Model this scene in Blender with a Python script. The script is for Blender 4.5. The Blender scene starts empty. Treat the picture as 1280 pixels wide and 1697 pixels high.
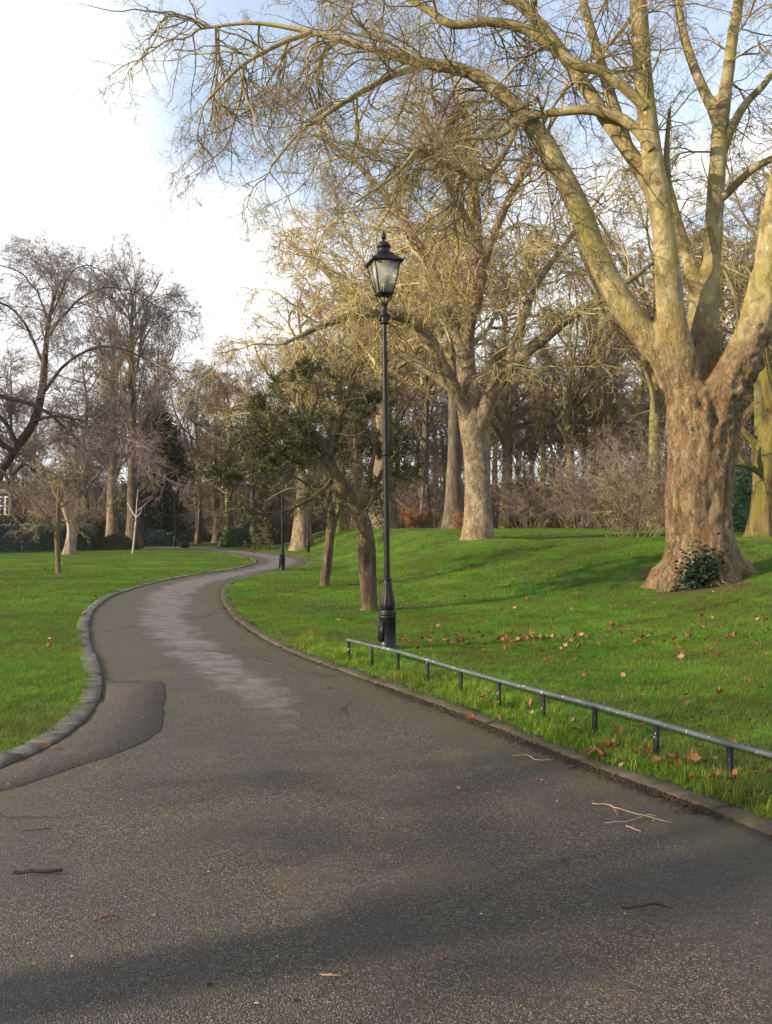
import bpy, bmesh, math, random
import numpy as np
from mathutils import Vector, Matrix

# ------------------------------------------------------------------ frame
PW, PH = 1280.0, 1697.0
FOC, HZ, EYE = 1400.0, 875.0, 1.6
S = bpy.context.scene
COL = S.collection
R = math.radians

# ------------------------------------------------------------------ camera
cd = bpy.data.cameras.new("camera"); cam = bpy.data.objects.new("camera", cd); COL.objects.link(cam)
cam.location = (0, 0, EYE); cam.rotation_euler = (R(90), 0, 0)
cd.sensor_fit = 'VERTICAL'; cd.sensor_height = 24.0; cd.lens = FOC / PH * 24.0
cd.shift_y = (HZ - PH / 2) / PH
cd.clip_end = 3000
S.camera = cam

# ------------------------------------------------------------------ light
SUN_AZ, SUN_EL = 68.0, 19.0           # degrees left of the direction behind the camera, height
sv = Vector((-math.sin(R(SUN_AZ)) * math.cos(R(SUN_EL)), -math.cos(R(SUN_AZ)) * math.cos(R(SUN_EL)), math.sin(R(SUN_EL))))
sd = bpy.data.lights.new("sun", 'SUN'); sun = bpy.data.objects.new("sun", sd); COL.objects.link(sun)
sd.energy = 5.0; sd.angle = R(0.55); sd.color = (1.0, 0.82, 0.57)
sun.rotation_euler = sv.to_track_quat('Z', 'Y').to_euler()
S.view_settings.view_transform = 'Standard'; S.view_settings.look = 'None'
S.view_settings.exposure = 0.72; S.view_settings.gamma = 1.0; S.view_settings.use_curve_mapping = False

world = bpy.data.worlds.new("World"); S.world = world; world.use_nodes = True

class NT:
    """small helper for building node trees"""
    def __init__(s, nt):
        s.nt = nt; s.n = nt.nodes; s.l = nt.links
    def add(s, typ, ins=None, **kw):
        nd = s.n.new(typ)
        for k, v in kw.items(): setattr(nd, k, v)
        if ins:
            for k, v in ins.items():
                sk = nd.inputs[k]
                if isinstance(v, bpy.types.NodeSocket): s.l.new(v, sk)
                else: sk.default_value = v
        return nd
    def math(s, op, a, b=0.0, c=0.0, clamp=False):
        nd = s.n.new('ShaderNodeMath'); nd.operation = op; nd.use_clamp = clamp
        for i, v in enumerate((a, b, c)):
            if isinstance(v, bpy.types.NodeSocket): s.l.new(v, nd.inputs[i])
            else: nd.inputs[i].default_value = v
        return nd.outputs[0]
    def mix(s, fac, a, b, blend='MIX'):
        nd = s.n.new('ShaderNodeMix'); nd.data_type = 'RGBA'; nd.blend_type = blend
        for i, v in ((0, fac), (6, a), (7, b)):
            if isinstance(v, bpy.types.NodeSocket): s.l.new(v, nd.inputs[i])
            else: nd.inputs[i].default_value = v if i == 0 else (*v[:3], 1.0)
        return nd.outputs[2]
    def ramp(s, fac, stops, interp='LINEAR'):
        nd = s.n.new('ShaderNodeValToRGB'); cr = nd.color_ramp; cr.interpolation = interp
        while len(cr.elements) < len(stops): cr.elements.new(0.5)
        for e, (p, c) in zip(cr.elements, stops):
            e.position = p; e.color = (*c, 1.0) if isinstance(c, tuple) else (c, c, c, 1.0)
        s.l.new(fac, nd.inputs[0]); return nd.outputs[0]
    def mapr(s, v, a, b, c=0.0, d=1.0):
        nd = s.n.new('ShaderNodeMapRange'); nd.interpolation_type = 'SMOOTHSTEP'
        s.l.new(v, nd.inputs[0])
        for i, x in enumerate((a, b, c, d)): nd.inputs[i + 1].default_value = x
        return nd.outputs[0]
    def mapping(s, vec, scale=(1, 1, 1), loc=(0, 0, 0), rot=(0, 0, 0)):
        nd = s.n.new('ShaderNodeMapping'); s.l.new(vec, nd.inputs[0])
        nd.inputs[1].default_value = loc; nd.inputs[2].default_value = rot; nd.inputs[3].default_value = scale
        return nd.outputs[0]
    def noise(s, vec, scale, detail=4.0, rough=0.55, dist=0.0, out=0):
        nd = s.add('ShaderNodeTexNoise', {'Scale': scale, 'Detail': detail, 'Roughness': rough, 'Distortion': dist})
        s.l.new(vec, nd.inputs['Vector']); return nd.outputs[out]
    def voro(s, vec, scale, feature='F1', out='Distance', rnd=1.0):
        nd = s.n.new('ShaderNodeTexVoronoi'); nd.feature = feature
        s.l.new(vec, nd.inputs['Vector']); nd.inputs['Scale'].default_value = scale; nd.inputs['Randomness'].default_value = rnd
        return nd.outputs[out]
    def bump(s, h, strength=0.5, dist=0.02, normal=None):
        nd = s.n.new('ShaderNodeBump'); s.l.new(h, nd.inputs['Height'])
        nd.inputs['Strength'].default_value = strength; nd.inputs['Distance'].default_value = dist
        if normal: s.l.new(normal, nd.inputs['Normal'])
        return nd.outputs[0]

def build_world():
    t = NT(world.node_tree); t.n.clear()
    out = t.add('ShaderNodeOutputWorld'); bg = t.add('ShaderNodeBackground', {'Strength': 0.085})
    sky = t.add('ShaderNodeTexSky'); sky.sky_type = 'NISHITA'; sky.sun_disc = False
    sky.sun_elevation = R(SUN_EL); sky.sun_rotation = R(180 + SUN_AZ)
    sky.air_density = 1.0; sky.dust_density = 0.6; sky.ozone_density = 1.2
    tc = t.add('ShaderNodeTexCoord').outputs['Generated']
    sep = t.add('ShaderNodeSeparateXYZ', {0: tc})
    z = t.math('MAXIMUM', sep.outputs[2], 0.0)
    dv = t.math('ADD', z, 0.22)
    px = t.math('DIVIDE', sep.outputs[0], dv); py = t.math('DIVIDE', sep.outputs[1], dv)
    cv = t.add('ShaderNodeCombineXYZ', {0: px, 1: py}).outputs[0]
    n1 = t.noise(t.mapping(cv, (1, 1, 1), (3.1, 0.7, 0)), 1.3, 7.0, 0.55, 0.4)
    cover = t.mapr(z, 0.10, 0.62, 0.34, -0.16)        # thick cloud low down, thinning upwards
    west = t.mapr(sep.outputs[0], -0.42, -0.02, 0.24, 0.0)
    m = t.math('ADD', t.math('ADD', n1, cover), west)
    mask = t.math('MAXIMUM', t.mapr(m, 0.47, 0.74), t.mapr(n1, .25, .8, .20, .55))
    n2 = t.noise(t.mapping(cv, (1, 1, 1), (8, 2, 0)), 2.2, 6.0, 0.6)
    cl = t.ramp(n2, [(0.3, (8.3, 8.7, 9.4)), (0.6, (10.6, 10.6, 10.7))])
    skyc = t.mix(1.0, sky.outputs[0], (2.25, 2.3, 2.3), 'MULTIPLY')
    c = t.mix(mask, skyc, cl)
    t.l.new(c, bg.inputs['Color']); t.l.new(bg.outputs[0], out.inputs[0])
build_world()

# ------------------------------------------------------------------ numpy helpers
def unit(a): return a / np.maximum(np.linalg.norm(a, axis=-1, keepdims=True), 1e-9)
def sstep(a): a = np.clip(a, 0, 1); return a * a * (3 - 2 * a)
def _hash(i, j, k):
    n = (i * 374761393 + j * 668265263 + k * 2147483647 + 1013904223).astype(np.int64) & 0xffffffff
    n = ((n ^ (n >> 13)) * 1274126177) & 0xffffffff
    return ((n ^ (n >> 16)) & 0xffff) / 65535.0
def vnoise(p):
    p = np.asarray(p, float); i = np.floor(p).astype(np.int64); f = p - i; f = f * f * (3 - 2 * f)
    r = 0
    for a in (0, 1):
        for b in (0, 1):
            for c in (0, 1):
                w = (f[..., 0] if a else 1 - f[..., 0]) * (f[..., 1] if b else 1 - f[..., 1]) * (f[..., 2] if c else 1 - f[..., 2])
                r = r + w * _hash(i[..., 0] + a, i[..., 1] + b, i[..., 2] + c)
    return r * 2 - 1
def fbm(p, o=3):
    r = 0; a = 1.0; s = 0
    for k in range(o): r = r + a * vnoise(p * 2 ** k + 17.3 * k); s += a; a *= .5
    return r / s

def catmull(pts, n):
    """resample a polyline (rows of numbers) to n points along a smooth curve"""
    p = np.asarray(pts, float); m = len(p)
    q = np.vstack([2 * p[0] - p[1], p, 2 * p[-1] - p[-2]])
    t = np.linspace(0, m - 1, n); k = np.minimum(t.astype(int), m - 2); f = (t - k)[:, None]
    a, b, c, d = q[k], q[k + 1], q[k + 2], q[k + 3]
    return .5 * (2 * b + (c - a) * f + (2 * a - 5 * b + 4 * c - d) * f ** 2 + (3 * b - a - 3 * c + d) * f ** 3)

# ------------------------------------------------------------------ the lie of the land
def hill(x, y):
    x = np.asarray(x, float); y = np.asarray(y, float)
    x0 = np.interp(y, [-10, 4, 7, 13, 18, 24, 38, 52, 70], [6.4, 3.2, 1.7, .6, .1, -1.2, -3.2, -6.0, -10])
    w = np.interp(y, [4, 16, 26, 40, 60], [14, 12, 9, 5.5, 6])
    s = sstep((x - x0) / w)
    h = 1.28 * s + .22 * sstep((y - 33) / 12) * s
    h = h - .26 * np.exp(-((y - 31.5) / 3.6) ** 2) * sstep((x - 2.5) / 4)
    return h
def gpix(px, py):
    """point of flat ground seen at a place of the photograph"""
    d = EYE * FOC / (py - HZ); return ((px - 640) * d / FOC, d)
def pix(px, py, d): return np.array([(px - 640) * d / FOC, d, EYE - (py - HZ) * d / FOC])
def ground_at(px, py):
    d = np.arange(2.5, 160, .04); z = EYE - (py - HZ) * d / FOC
    k = np.nonzero(z <= lawn_z((px - 640) * d / FOC, d))[0]
    d = d[k[0]] if len(k) else 150.0
    return float((px - 640) * d / FOC), float(d)

L_EDGE = [(-3.4, -9), (-2.9, 0), (-2.6, 4.6)] + [gpix(*p) for p in ((2, 1272), (80, 1237), (130, 1203), (160, 1168), (170, 1130), (161, 1092), (150, 1060),
          (149, 1030), (164, 1004), (196, 985), (262, 965), (330, 952), (390, 943), (421, 935), (427, 931), (421, 926), (392, 920), (350, 914), (318, 910))] + [(-24, 70), (-42, 76)]
R_EDGE = [(7.0, -9), (3.6, 1.2)] + [gpix(*p) for p in ((1280, 1385), (1150, 1335), (1000, 1280), (880, 1232), (750, 1180), (650, 1143), (580, 1117), (500, 1088), (440, 1060),
          (392, 1028), (372, 1002), (367, 982), (378, 967), (415, 956), (460, 945), (498, 936), (508, 930), (500, 924.5), (478, 920.5), (440, 915), (380, 910), (325, 906))] + [(-26, 80), (-42, 87)]
LE = catmull(L_EDGE, 260); RE = catmull(R_EDGE, 260)
PATH_POLY = np.vstack([LE, RE[::-1]])

def poly_sd(x, y):
    """signed distance to the path outline, negative on the path"""
    P = np.stack([np.ravel(x), np.ravel(y)], -1); A = PATH_POLY; B = np.roll(A, -1, 0)
    best = np.full(len(P), 1e9); inside = np.zeros(len(P), bool)
    for a, b in zip(A, B):
        ab = b - a; t = np.clip(((P - a) @ ab) / max(ab @ ab, 1e-12), 0, 1)
        best = np.minimum(best, np.hypot(P[:, 0] - a[0] - t * ab[0], P[:, 1] - a[1] - t * ab[1]))
        c = (a[1] > P[:, 1]) != (b[1] > P[:, 1])
        if b[1] != a[1]: inside ^= c & (P[:, 0] < (b[0] - a[0]) * (P[:, 1] - a[1]) / (b[1] - a[1]) + a[0])
    return np.where(inside, -best, best).reshape(np.shape(x))
KERB_W, LAWN = .19, .014
def lawn_z(x, y): 
    x = np.asarray(x, float); y = np.asarray(y, float)
    return LAWN + hill(x, y) + .02 * vnoise(np.stack([x * .8, y * .8, 0 * x], -1))

# ------------------------------------------------------------------ object helpers
def tag(o, label=None, cat=None, group=None, kind=None):
    if label: o['label'] = label
    if cat: o['category'] = cat
    if group: o['group'] = group
    if kind: o['kind'] = kind
    return o
def empty(name, loc=(0, 0, 0), rz=0.0):
    o = bpy.data.objects.new(name, None); COL.objects.link(o); o.location = loc; o.rotation_euler = (0, 0, rz)
    o.empty_display_size = .2; return o
def link(name, me, mat, parent=None, smooth=True):
    if mat is not None and not me.materials: me.materials.append(mat)
    if smooth: me.polygons.foreach_set('use_smooth', np.ones(len(me.polygons), bool))
    o = bpy.data.objects.new(name, me); COL.objects.link(o)
    if parent is not None: o.parent = parent
    return o
def np_mesh(name, V, F):
    """V (n,3), F list of int arrays of constant width each"""
    me = bpy.data.meshes.new(name); V = np.asarray(V, np.float32)
    me.vertices.add(len(V)); me.vertices.foreach_set('co', V.ravel())
    F = [np.asarray(f, np.int32) for f in (F if isinstance(F, list) else [F]) if len(f)]
    nl = sum(f.size for f in F); npoly = sum(len(f) for f in F)
    me.loops.add(nl); me.polygons.add(npoly)
    me.loops.foreach_set('vertex_index', np.concatenate([f.ravel() for f in F]))
    tot = np.concatenate([np.full(len(f), f.shape[1], np.int32) for f in F])
    me.polygons.foreach_set('loop_start', np.concatenate([[0], np.cumsum(tot)[:-1]]).astype(np.int32))
    me.update(calc_edges=True); return me
def copy_tree(o, parent=None):
    c = o.copy(); COL.objects.link(c); c.parent = parent
    for ch in list(o.children): copy_tree(ch, c)
    return c

class Geo:
    def __init__(s): s.V = []; s.F4 = []; s.F3 = []; s.n = 0
    def raw(s, V, F4=None, F3=None):
        V = np.asarray(V, float)
        if F4 is not None and len(F4): s.F4.append(np.asarray(F4) + s.n)
        if F3 is not None and len(F3): s.F3.append(np.asarray(F3) + s.n)
        s.V.append(V); s.n += len(V)
    def tubes(s, P, Rd, sides, cap=False, shape=None, tip=False):
        P = np.asarray(P, float); Rd = np.asarray(Rd, float)
        if P.ndim == 2: P = P[None]; Rd = Rd[None]
        N, K, _ = P.shape
        if N == 0: return
        T = np.empty_like(P); T[:, 1:-1] = P[:, 2:] - P[:, :-2]; T[:, 0] = P[:, 1] - P[:, 0]; T[:, -1] = P[:, -1] - P[:, -2]
        T = unit(T)
        ref = np.where(np.abs(T[:, 0, 2:3]) > .8, np.array([[1., 0, 0]]), np.array([[0, 0, 1.]]))
        U = np.empty_like(P); U[:, 0] = unit(np.cross(T[:, 0], ref))
        for k in range(1, K):
            u = U[:, k - 1] - T[:, k] * np.sum(T[:, k] * U[:, k - 1], -1, keepdims=True); U[:, k] = unit(u)
        Wv = np.cross(T, U)
        a = np.arange(sides) * 2 * math.pi / sides
        rr = Rd[:, :, None] * np.ones(sides)
        if shape is not None: rr = rr * shape
        V = P[:, :, None] + rr[..., None] * (U[:, :, None] * np.cos(a)[None, None, :, None] + Wv[:, :, None] * np.sin(a)[None, None, :, None])
        idx = np.arange(N * K * sides).reshape(N, K, sides)
        nx = np.roll(idx, -1, 2)
        F = np.stack([idx[:, :-1], nx[:, :-1], nx[:, 1:], idx[:, 1:]], -1).reshape(-1, 4)
        V = V.reshape(-1, 3); F3 = None
        if tip:
            V3 = V.reshape(N, K, sides, 3)[:, :-1].reshape(-1, 3); m = (K - 1) * sides
            V = np.vstack([V3, P[:, -1]]); ix = np.arange(N * m).reshape(N, K - 1, sides); nxx = np.roll(ix, -1, 2)
            F = np.stack([ix[:, :-1], nxx[:, :-1], nxx[:, 1:], ix[:, 1:]], -1).reshape(-1, 4)
            tp = np.broadcast_to((N * m + np.arange(N))[:, None], (N, sides))
            s.raw(V, F, np.stack([ix[:, -1], nxx[:, -1], tp], -1).reshape(-1, 3)); return
        if cap:
            c0 = len(V); V = np.vstack([V, P[:, 0], P[:, -1]])
            F3 = []
            for n in range(N):
                for j in range(sides):
                    F3.append((c0 + n, idx[n, 0, (j + 1) % sides], idx[n, 0, j])); F3.append((c0 + N + n, idx[n, -1, j], idx[n, -1, (j + 1) % sides]))
        s.raw(V, F, F3)
    def lathe(s, prof, sides, centre=(0, 0, 0)):
        prof = np.asarray(prof, float); P = np.zeros((len(prof), 3)); 
        a = np.arange(sides) * 2 * math.pi / sides
        V = np.stack([prof[:, :1] * np.cos(a), prof[:, :1] * np.sin(a), prof[:, 1:2] + 0 * a], -1).reshape(-1, 3) + np.asarray(centre)
        idx = np.arange(len(prof) * sides).reshape(len(prof), sides); nx = np.roll(idx, -1, 1)
        s.raw(V, np.stack([idx[:-1], nx[:-1], nx[1:], idx[1:]], -1).reshape(-1, 4))
    def box(s, c, sz, rz=0.0, taper=1.0):
        x, y, z = np.asarray(sz) / 2.0
        v = np.array([(-x, -y, -z), (x, -y, -z), (x, y, -z), (-x, y, -z), (-x * taper, -y * taper, z), (x * taper, -y * taper, z), (x * taper, y * taper, z), (-x * taper, y * taper, z)])
        cr, sr = math.cos(rz), math.sin(rz)
        v = np.stack([v[:, 0] * cr - v[:, 1] * sr, v[:, 0] * sr + v[:, 1] * cr, v[:, 2]], -1) + np.asarray(c)
        s.raw(v, [(0, 3, 2, 1), (4, 5, 6, 7), (0, 1, 5, 4), (1, 2, 6, 5), (2, 3, 7, 6), (3, 0, 4, 7)])
    def mesh(s, name):
        return np_mesh(name, np.vstack(s.V), [np.vstack(f) for f in (s.F4, s.F3) if f])
    def obj(s, name, mat, parent=None, smooth=True): return link(name, s.mesh(name), mat, parent, smooth)

# ------------------------------------------------------------------ materials
def material(name, fn, rough=0.85, spec=0.3):
    m = bpy.data.materials.new(name); m.use_nodes = True
    t = NT(m.node_tree); b = t.n['Principled BSDF']; b.inputs['Roughness'].default_value = rough; b.inputs['Specular IOR Level'].default_value = spec
    tc = t.add('ShaderNodeTexCoord')
    r = fn(t, tc, b)
    if r is not None: t.l.new(r, b.inputs['Base Color'])
    return m

def bark(name, dark, mid, light, scale=4.0, vert=.35, bump=.6, bdist=.03, moss=None, flake=0.0):
    def fn(t, tc, b):
        v = t.mapping(tc.outputs['Object'], (1, 1, vert))
        n = t.noise(v, scale, 8, .62, .6)
        c = t.ramp(n, [(.30, dark), (.5, mid), (.68, light)])
        big = t.noise(tc.outputs['Object'], .9, 3)
        c = t.mix(t.mapr(big, .35, .7, 0, .45), c, dark)
        h = n
        if flake:
            vo = t.voro(t.mapping(t.add('ShaderNodeVectorMath', {0: v, 1: t.noise(v, 9, 3, out=1)}, operation='ADD').outputs[0], (1, 1, 1)), scale * 3.2, out='Color')
            g = t.add('ShaderNodeSeparateColor', {0: vo}).outputs[0]
            c = t.mix(t.mapr(g, .55, 1.0, 0, flake), c, light); c = t.mix(t.mapr(g, .3, .0, 0, flake), c, dark)
            h = t.math('ADD', n, t.math('MULTIPLY', g, .5))
        if moss:
            mm = t.mapr(t.noise(tc.outputs['Object'], 1.6, 5, .6), .42, .66, 0, .8)
            c = t.mix(mm, c, moss)
        t.l.new(t.bump(h, bump, bdist), b.inputs['Normal'])
        return c
    return material(name, fn, .9, .2)

def big_bark():
    def fn(t, tc, b):
        o = tc.outputs['Object']; sep = t.add('ShaderNodeSeparateXYZ', {0: o})
        v = t.mapping(o, (1, 1, .38))
        n = t.noise(v, 6.0, 9, .68, .7)
        wob = t.add('ShaderNodeVectorMath', {0: t.mapping(o, (1, 1, .30)), 1: t.add('ShaderNodeVectorMath', {0: t.noise(o, 5, 4, out=1), 1: (.22, .22, .22)}, operation='MULTIPLY').outputs[0]}, operation='ADD').outputs[0]
        ve = t.voro(wob, 19.0, 'DISTANCE_TO_EDGE'); vc = t.add('ShaderNodeSeparateColor', {0: t.voro(wob, 19.0, out='Color')}).outputs[0]
        trunk = t.ramp(n, [(.29, (.030, .019, .010)), (.43, (.105, .070, .037)), (.58, (.215, .150, .082)), (.75, (.38, .285, .17))])
        trunk = t.mix(t.mapr(vc, .6, 1., 0, .7), trunk, (.28, .205, .125)); trunk = t.mix(t.mapr(vc, .35, 0, 0, .6), trunk, (.17, .095, .045))
        big = t.noise(t.mapping(o, (1, 1, .5)), 1.5, 5, .6)
        trunk = t.mix(t.mapr(big, .5, .72, 0, .55), trunk, (.215, .16, .105))
        trunk = t.mix(t.mapr(t.noise(o, 2.2, 4, .6, .5), .56, .74, 0, .6), trunk, (.25, .11, .038))
        trunk = t.mix(t.mapr(t.noise(t.mapping(o, (1, 1, .45), (4, 1, 2)), 4.2, 7, .7, .8), .53, .66, 0, .75), trunk, (.07, .042, .022))
        cracks = t.math('MAXIMUM', t.mapr(ve, 0., .05, 0, 1), t.mapr(t.noise(o, 3.1, 4, .6), .62, .42, 0, .9))
        trunk = t.mix(t.math('MULTIPLY', t.math('SUBTRACT', 1.0, cracks), .6), trunk, (.10, .06, .035))
        ln = t.noise(t.mapping(o, (1, 1, .6)), 3.5, 7, .6, .3)
        limb = t.ramp(ln, [(.3, (.125, .095, .042)), (.48, (.265, .208, .092)), (.66, (.375, .31, .15))])
        pw = t.add('ShaderNodeVectorMath', {0: t.mapping(o, (1, 1, .55)), 1: t.add('ShaderNodeVectorMath', {0: t.noise(o, 4, 4, out=1), 1: (.3, .3, .3)}, operation='MULTIPLY').outputs[0]}, operation='ADD').outputs[0]
        pc = t.add('ShaderNodeSeparateColor', {0: t.voro(pw, 6.5, out='Color')}).outputs
        limb = t.mix(t.mapr(pc[0], .62, .75, 0, .6), limb, (.43, .36, .21)); limb = t.mix(t.mapr(pc[1], .30, .20, 0, .6), limb, (.17, .145, .085))
        limb = t.mix(t.mapr(t.noise(o, 1.3, 5, .6), .45, .68, 0, .6), limb, (.25, .215, .055))
        limb = t.mix(t.mapr(t.voro(t.mapping(o, (1, 1, .6)), 5.0), .16, .08, 0, .55), limb, (.56, .50, .36))
        zz = t.math('ADD', sep.outputs[2], t.math('MULTIPLY', t.math('SUBTRACT', t.noise(o, 1.1, 3), .5), 3.4))
        f = t.mapr(zz, 3.7, 5.6)
        c = t.mix(f, trunk, limb)
        hh = t.math('ADD', t.math('MULTIPLY', n, .8), t.math('MULTIPLY', cracks, .35)); hh = t.math('ADD', hh, t.math('MULTIPLY', vc, .25))
        hb = t.math('MULTIPLY', hh, t.math('SUBTRACT', 1.0, t.math('MULTIPLY', f, .78)))
        hb = t.math('ADD', hb, t.math('MULTIPLY', ln, t.math('MULTIPLY', f, .3)))
        t.l.new(t.bump(hb, 1.0, .09), b.inputs['Normal'])
        return c
    return material('plane_bark', fn, .85, .25)

def leafmat(name, cols, rough=.5, spec=.4, trans=.25, scale=3.0):
    def fn(t, tc, b):
        g = t.add('ShaderNodeNewGeometry')
        n = t.noise(g.outputs['Position'], scale, 3); rp = g.outputs['Random Per Island']
        f = t.math('ADD', t.math('MULTIPLY', n, .6), t.math('MULTIPLY', rp, .4))
        c = t.ramp(f, [(.25, cols[0]), (.5, cols[1]), (.75, cols[2])])
        tr = t.add('ShaderNodeBsdfTranslucent', {'Color': c})
        mx = t.add('ShaderNodeMixShader', {0: trans, 1: b.outputs[0], 2: tr.outputs[0]})
        t.l.new(mx.outputs[0], t.n['Material Output'].inputs[0])
        return c
    return material(name, fn, rough, spec)

def twigmat(name, a, b_, c_):
    def fn(t, tc, b):
        g = t.add('ShaderNodeNewGeometry')
        f = t.math('ADD', t.math('MULTIPLY', t.noise(tc.outputs['Object'], .8, 4), .65), t.math('MULTIPLY', g.outputs['Random Per Island'], .35))
        return t.ramp(f, [(.3, a), (.5, b_), (.7, c_)])
    return material(name, fn, .8, .25)

M = {}
M['plane_bark'] = big_bark()
M['plane_twig'] = twigmat('plane_twig', (.11, .08, .04), (.24, .185, .09), (.38, .31, .155))
M['far_plane_bark'] = bark('far_plane_bark', (.085, .06, .034), (.235, .175, .11), (.42, .335, .23), 3.2, .45, .9, .07, flake=.6)
M['gold_twig'] = twigmat('gold_twig', (.13, .092, .04), (.35, .275, .125), (.57, .46, .225))
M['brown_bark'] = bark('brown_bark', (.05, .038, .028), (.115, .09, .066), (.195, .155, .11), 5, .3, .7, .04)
M['brown_twig'] = twigmat('brown_twig', (.11, .083, .064), (.20, .155, .122), (.30, .24, .19))
M['purple_twig'] = twigmat('purple_twig', (.10, .078, .068), (.19, .148, .13), (.30, .24, .215))
M['olive_bark'] = bark('olive_bark', (.10, .085, .035), (.22, .19, .075), (.34, .30, .13), 4, .3, .6, .04, moss=(.19, .20, .05))
M['olive_twig'] = twigmat('olive_twig', (.11, .085, .045), (.22, .17, .09), (.33, .265, .14))
M['thorn_bark'] = bark('thorn_bark', (.03, .021, .014), (.08, .055, .036), (.145, .10, .065), 9, .22, .9, .04, moss=(.15, .13, .045))
M['thorn_twig'] = twigmat('thorn_twig', (.055, .045, .027), (.11, .09, .05), (.18, .15, .075))
M['pale_bark'] = bark('pale_bark', (.26, .225, .17), (.43, .38, .31), (.57, .52, .44), 6, .5, .4, .02)
M['snag_bark'] = bark('snag_bark', (.12, .085, .055), (.28, .21, .14), (.42, .34, .24), 6, .2, .9, .05)
M['weep_bark'] = bark('weep_bark', (.025, .018, .014), (.06, .045, .034), (.11, .083, .062), 6, .3, .8, .05)
M['crab_bark'] = bark('crab_bark', (.06, .05, .026), (.14, .115, .06), (.23, .19, .10), 12, .3, .7, .02)
M['mossy_bark'] = bark('mossy_bark', (.035, .028, .012), (.12, .09, .035), (.20, .16, .06), 5, .12, 1.0, .07, moss=(.14, .14, .02))
M['thorn_leaf'] = leafmat('thorn_leaf', ((.032, .037, .012), (.064, .070, .02), (.125, .122, .037)), .55, .3, .2, 1.2)
M['laurel_leaf'] = leafmat('laurel_leaf', ((.022, .052, .016), (.045, .10, .028), (.09, .165, .05)), .35, .5, .1)
M['hedge_leaf'] = leafmat('hedge_leaf', ((.032, .058, .050), (.072, .115, .10), (.14, .185, .165)), .4, .5, .1)  # lightened blue-green: sky reflection put into the leaf colour
M['yew_leaf'] = leafmat('yew_leaf', ((.012, .022, .010), (.024, .040, .015), (.045, .062, .024)), .6, .3, .1)
M['scrub_leaf'] = leafmat('scrub_leaf', ((.035, .04, .02), (.065, .07, .03), (.11, .105, .045)), .6, .3, .1, 1.0)
M['red_twig'] = twigmat('red_twig', (.16, .07, .03), (.26, .12, .05), (.34, .17, .07))
M['ivy_leaf'] = leafmat('ivy_leaf', ((.010, .025, .012), (.02, .042, .018), (.04, .07, .028)), .5, .35, .08, 4)

def lawn_colour(t, pos):
    n1 = t.noise(pos, .35, 5, .6); n2 = t.noise(pos, 2.3, 5, .65); n3 = t.noise(pos, 14, 3, .6)
    f = t.math('ADD', t.math('ADD', t.math('MULTIPLY', n1, .45), t.math('MULTIPLY', n2, .35)), t.math('MULTIPLY', n3, .2))
    ol = t.mapr(t.noise(pos, .55, 6, .65), .44, .64, 0, .7)
    return t.mix(ol, t.ramp(f, [(.36, (.028, .064, .008)), (.47, (.064, .145, .012)), (.57, (.110, .208, .020)), (.70, (.180, .252, .038))]), (.088, .084, .022))
def lawn_mat():
    def fn(t, tc, b):
        pos = t.add('ShaderNodeNewGeometry').outputs['Position']
        c = lawn_colour(t, pos)
        c = t.mix(t.mapr(t.noise(pos, 7, 4, .6), .60, .74, 0, .55), c, (.12, .10, .035))
        w = t.add('ShaderNodeAttribute', attribute_name='wear').outputs['Fac']
        ww = t.math('ADD', w, t.math('MULTIPLY', t.math('SUBTRACT', t.noise(pos, 5, 5, .7), .5), 1.1))
        c = t.mix(t.mapr(ww, .35, .75, 0, .9), c, (.11, .075, .042))
        hh = t.math('ADD', t.noise(pos, 30, 3, .7), t.math('MULTIPLY', t.noise(pos, 6, 3), 1.2))
        t.l.new(t.bump(hh, .9, .06), b.inputs['Normal'])
        return c
    return material('lawn', fn, .95, .1)
M['lawn'] = lawn_mat()
def grass_mat(name, tint, dry):
    def fn(t, tc, b):
        g = t.add('ShaderNodeNewGeometry'); pos = g.outputs['Position']
        c = lawn_colour(t, pos)
        c = t.mix(1.0, c, tint, 'MULTIPLY')
        rnd = t.add('ShaderNodeObjectInfo').outputs['Random']
        c = t.mix(t.mapr(rnd, .55, 1, 0, .35), c, (.145, .225, .026))
        c = t.mix(t.mapr(g.outputs['Random Per Island'], .80, 1, 0, dry), c, (.26, .22, .08))
        tr = t.add('ShaderNodeBsdfTranslucent', {'Color': c})
        mx = t.add('ShaderNodeMixShader', {0: .35, 1: b.outputs[0], 2: tr.outputs[0]})
        t.l.new(mx.outputs[0], t.n['Material Output'].inputs[0])
        return c
    return material(name, fn, .55, .25)
M['grass'] = grass_mat('grass_blades', (1.25, 1.25, 1.2), .5)
M['rough_grass'] = grass_mat('rough_grass_blades', (1.95, 1.65, 1.3), .7)

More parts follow.
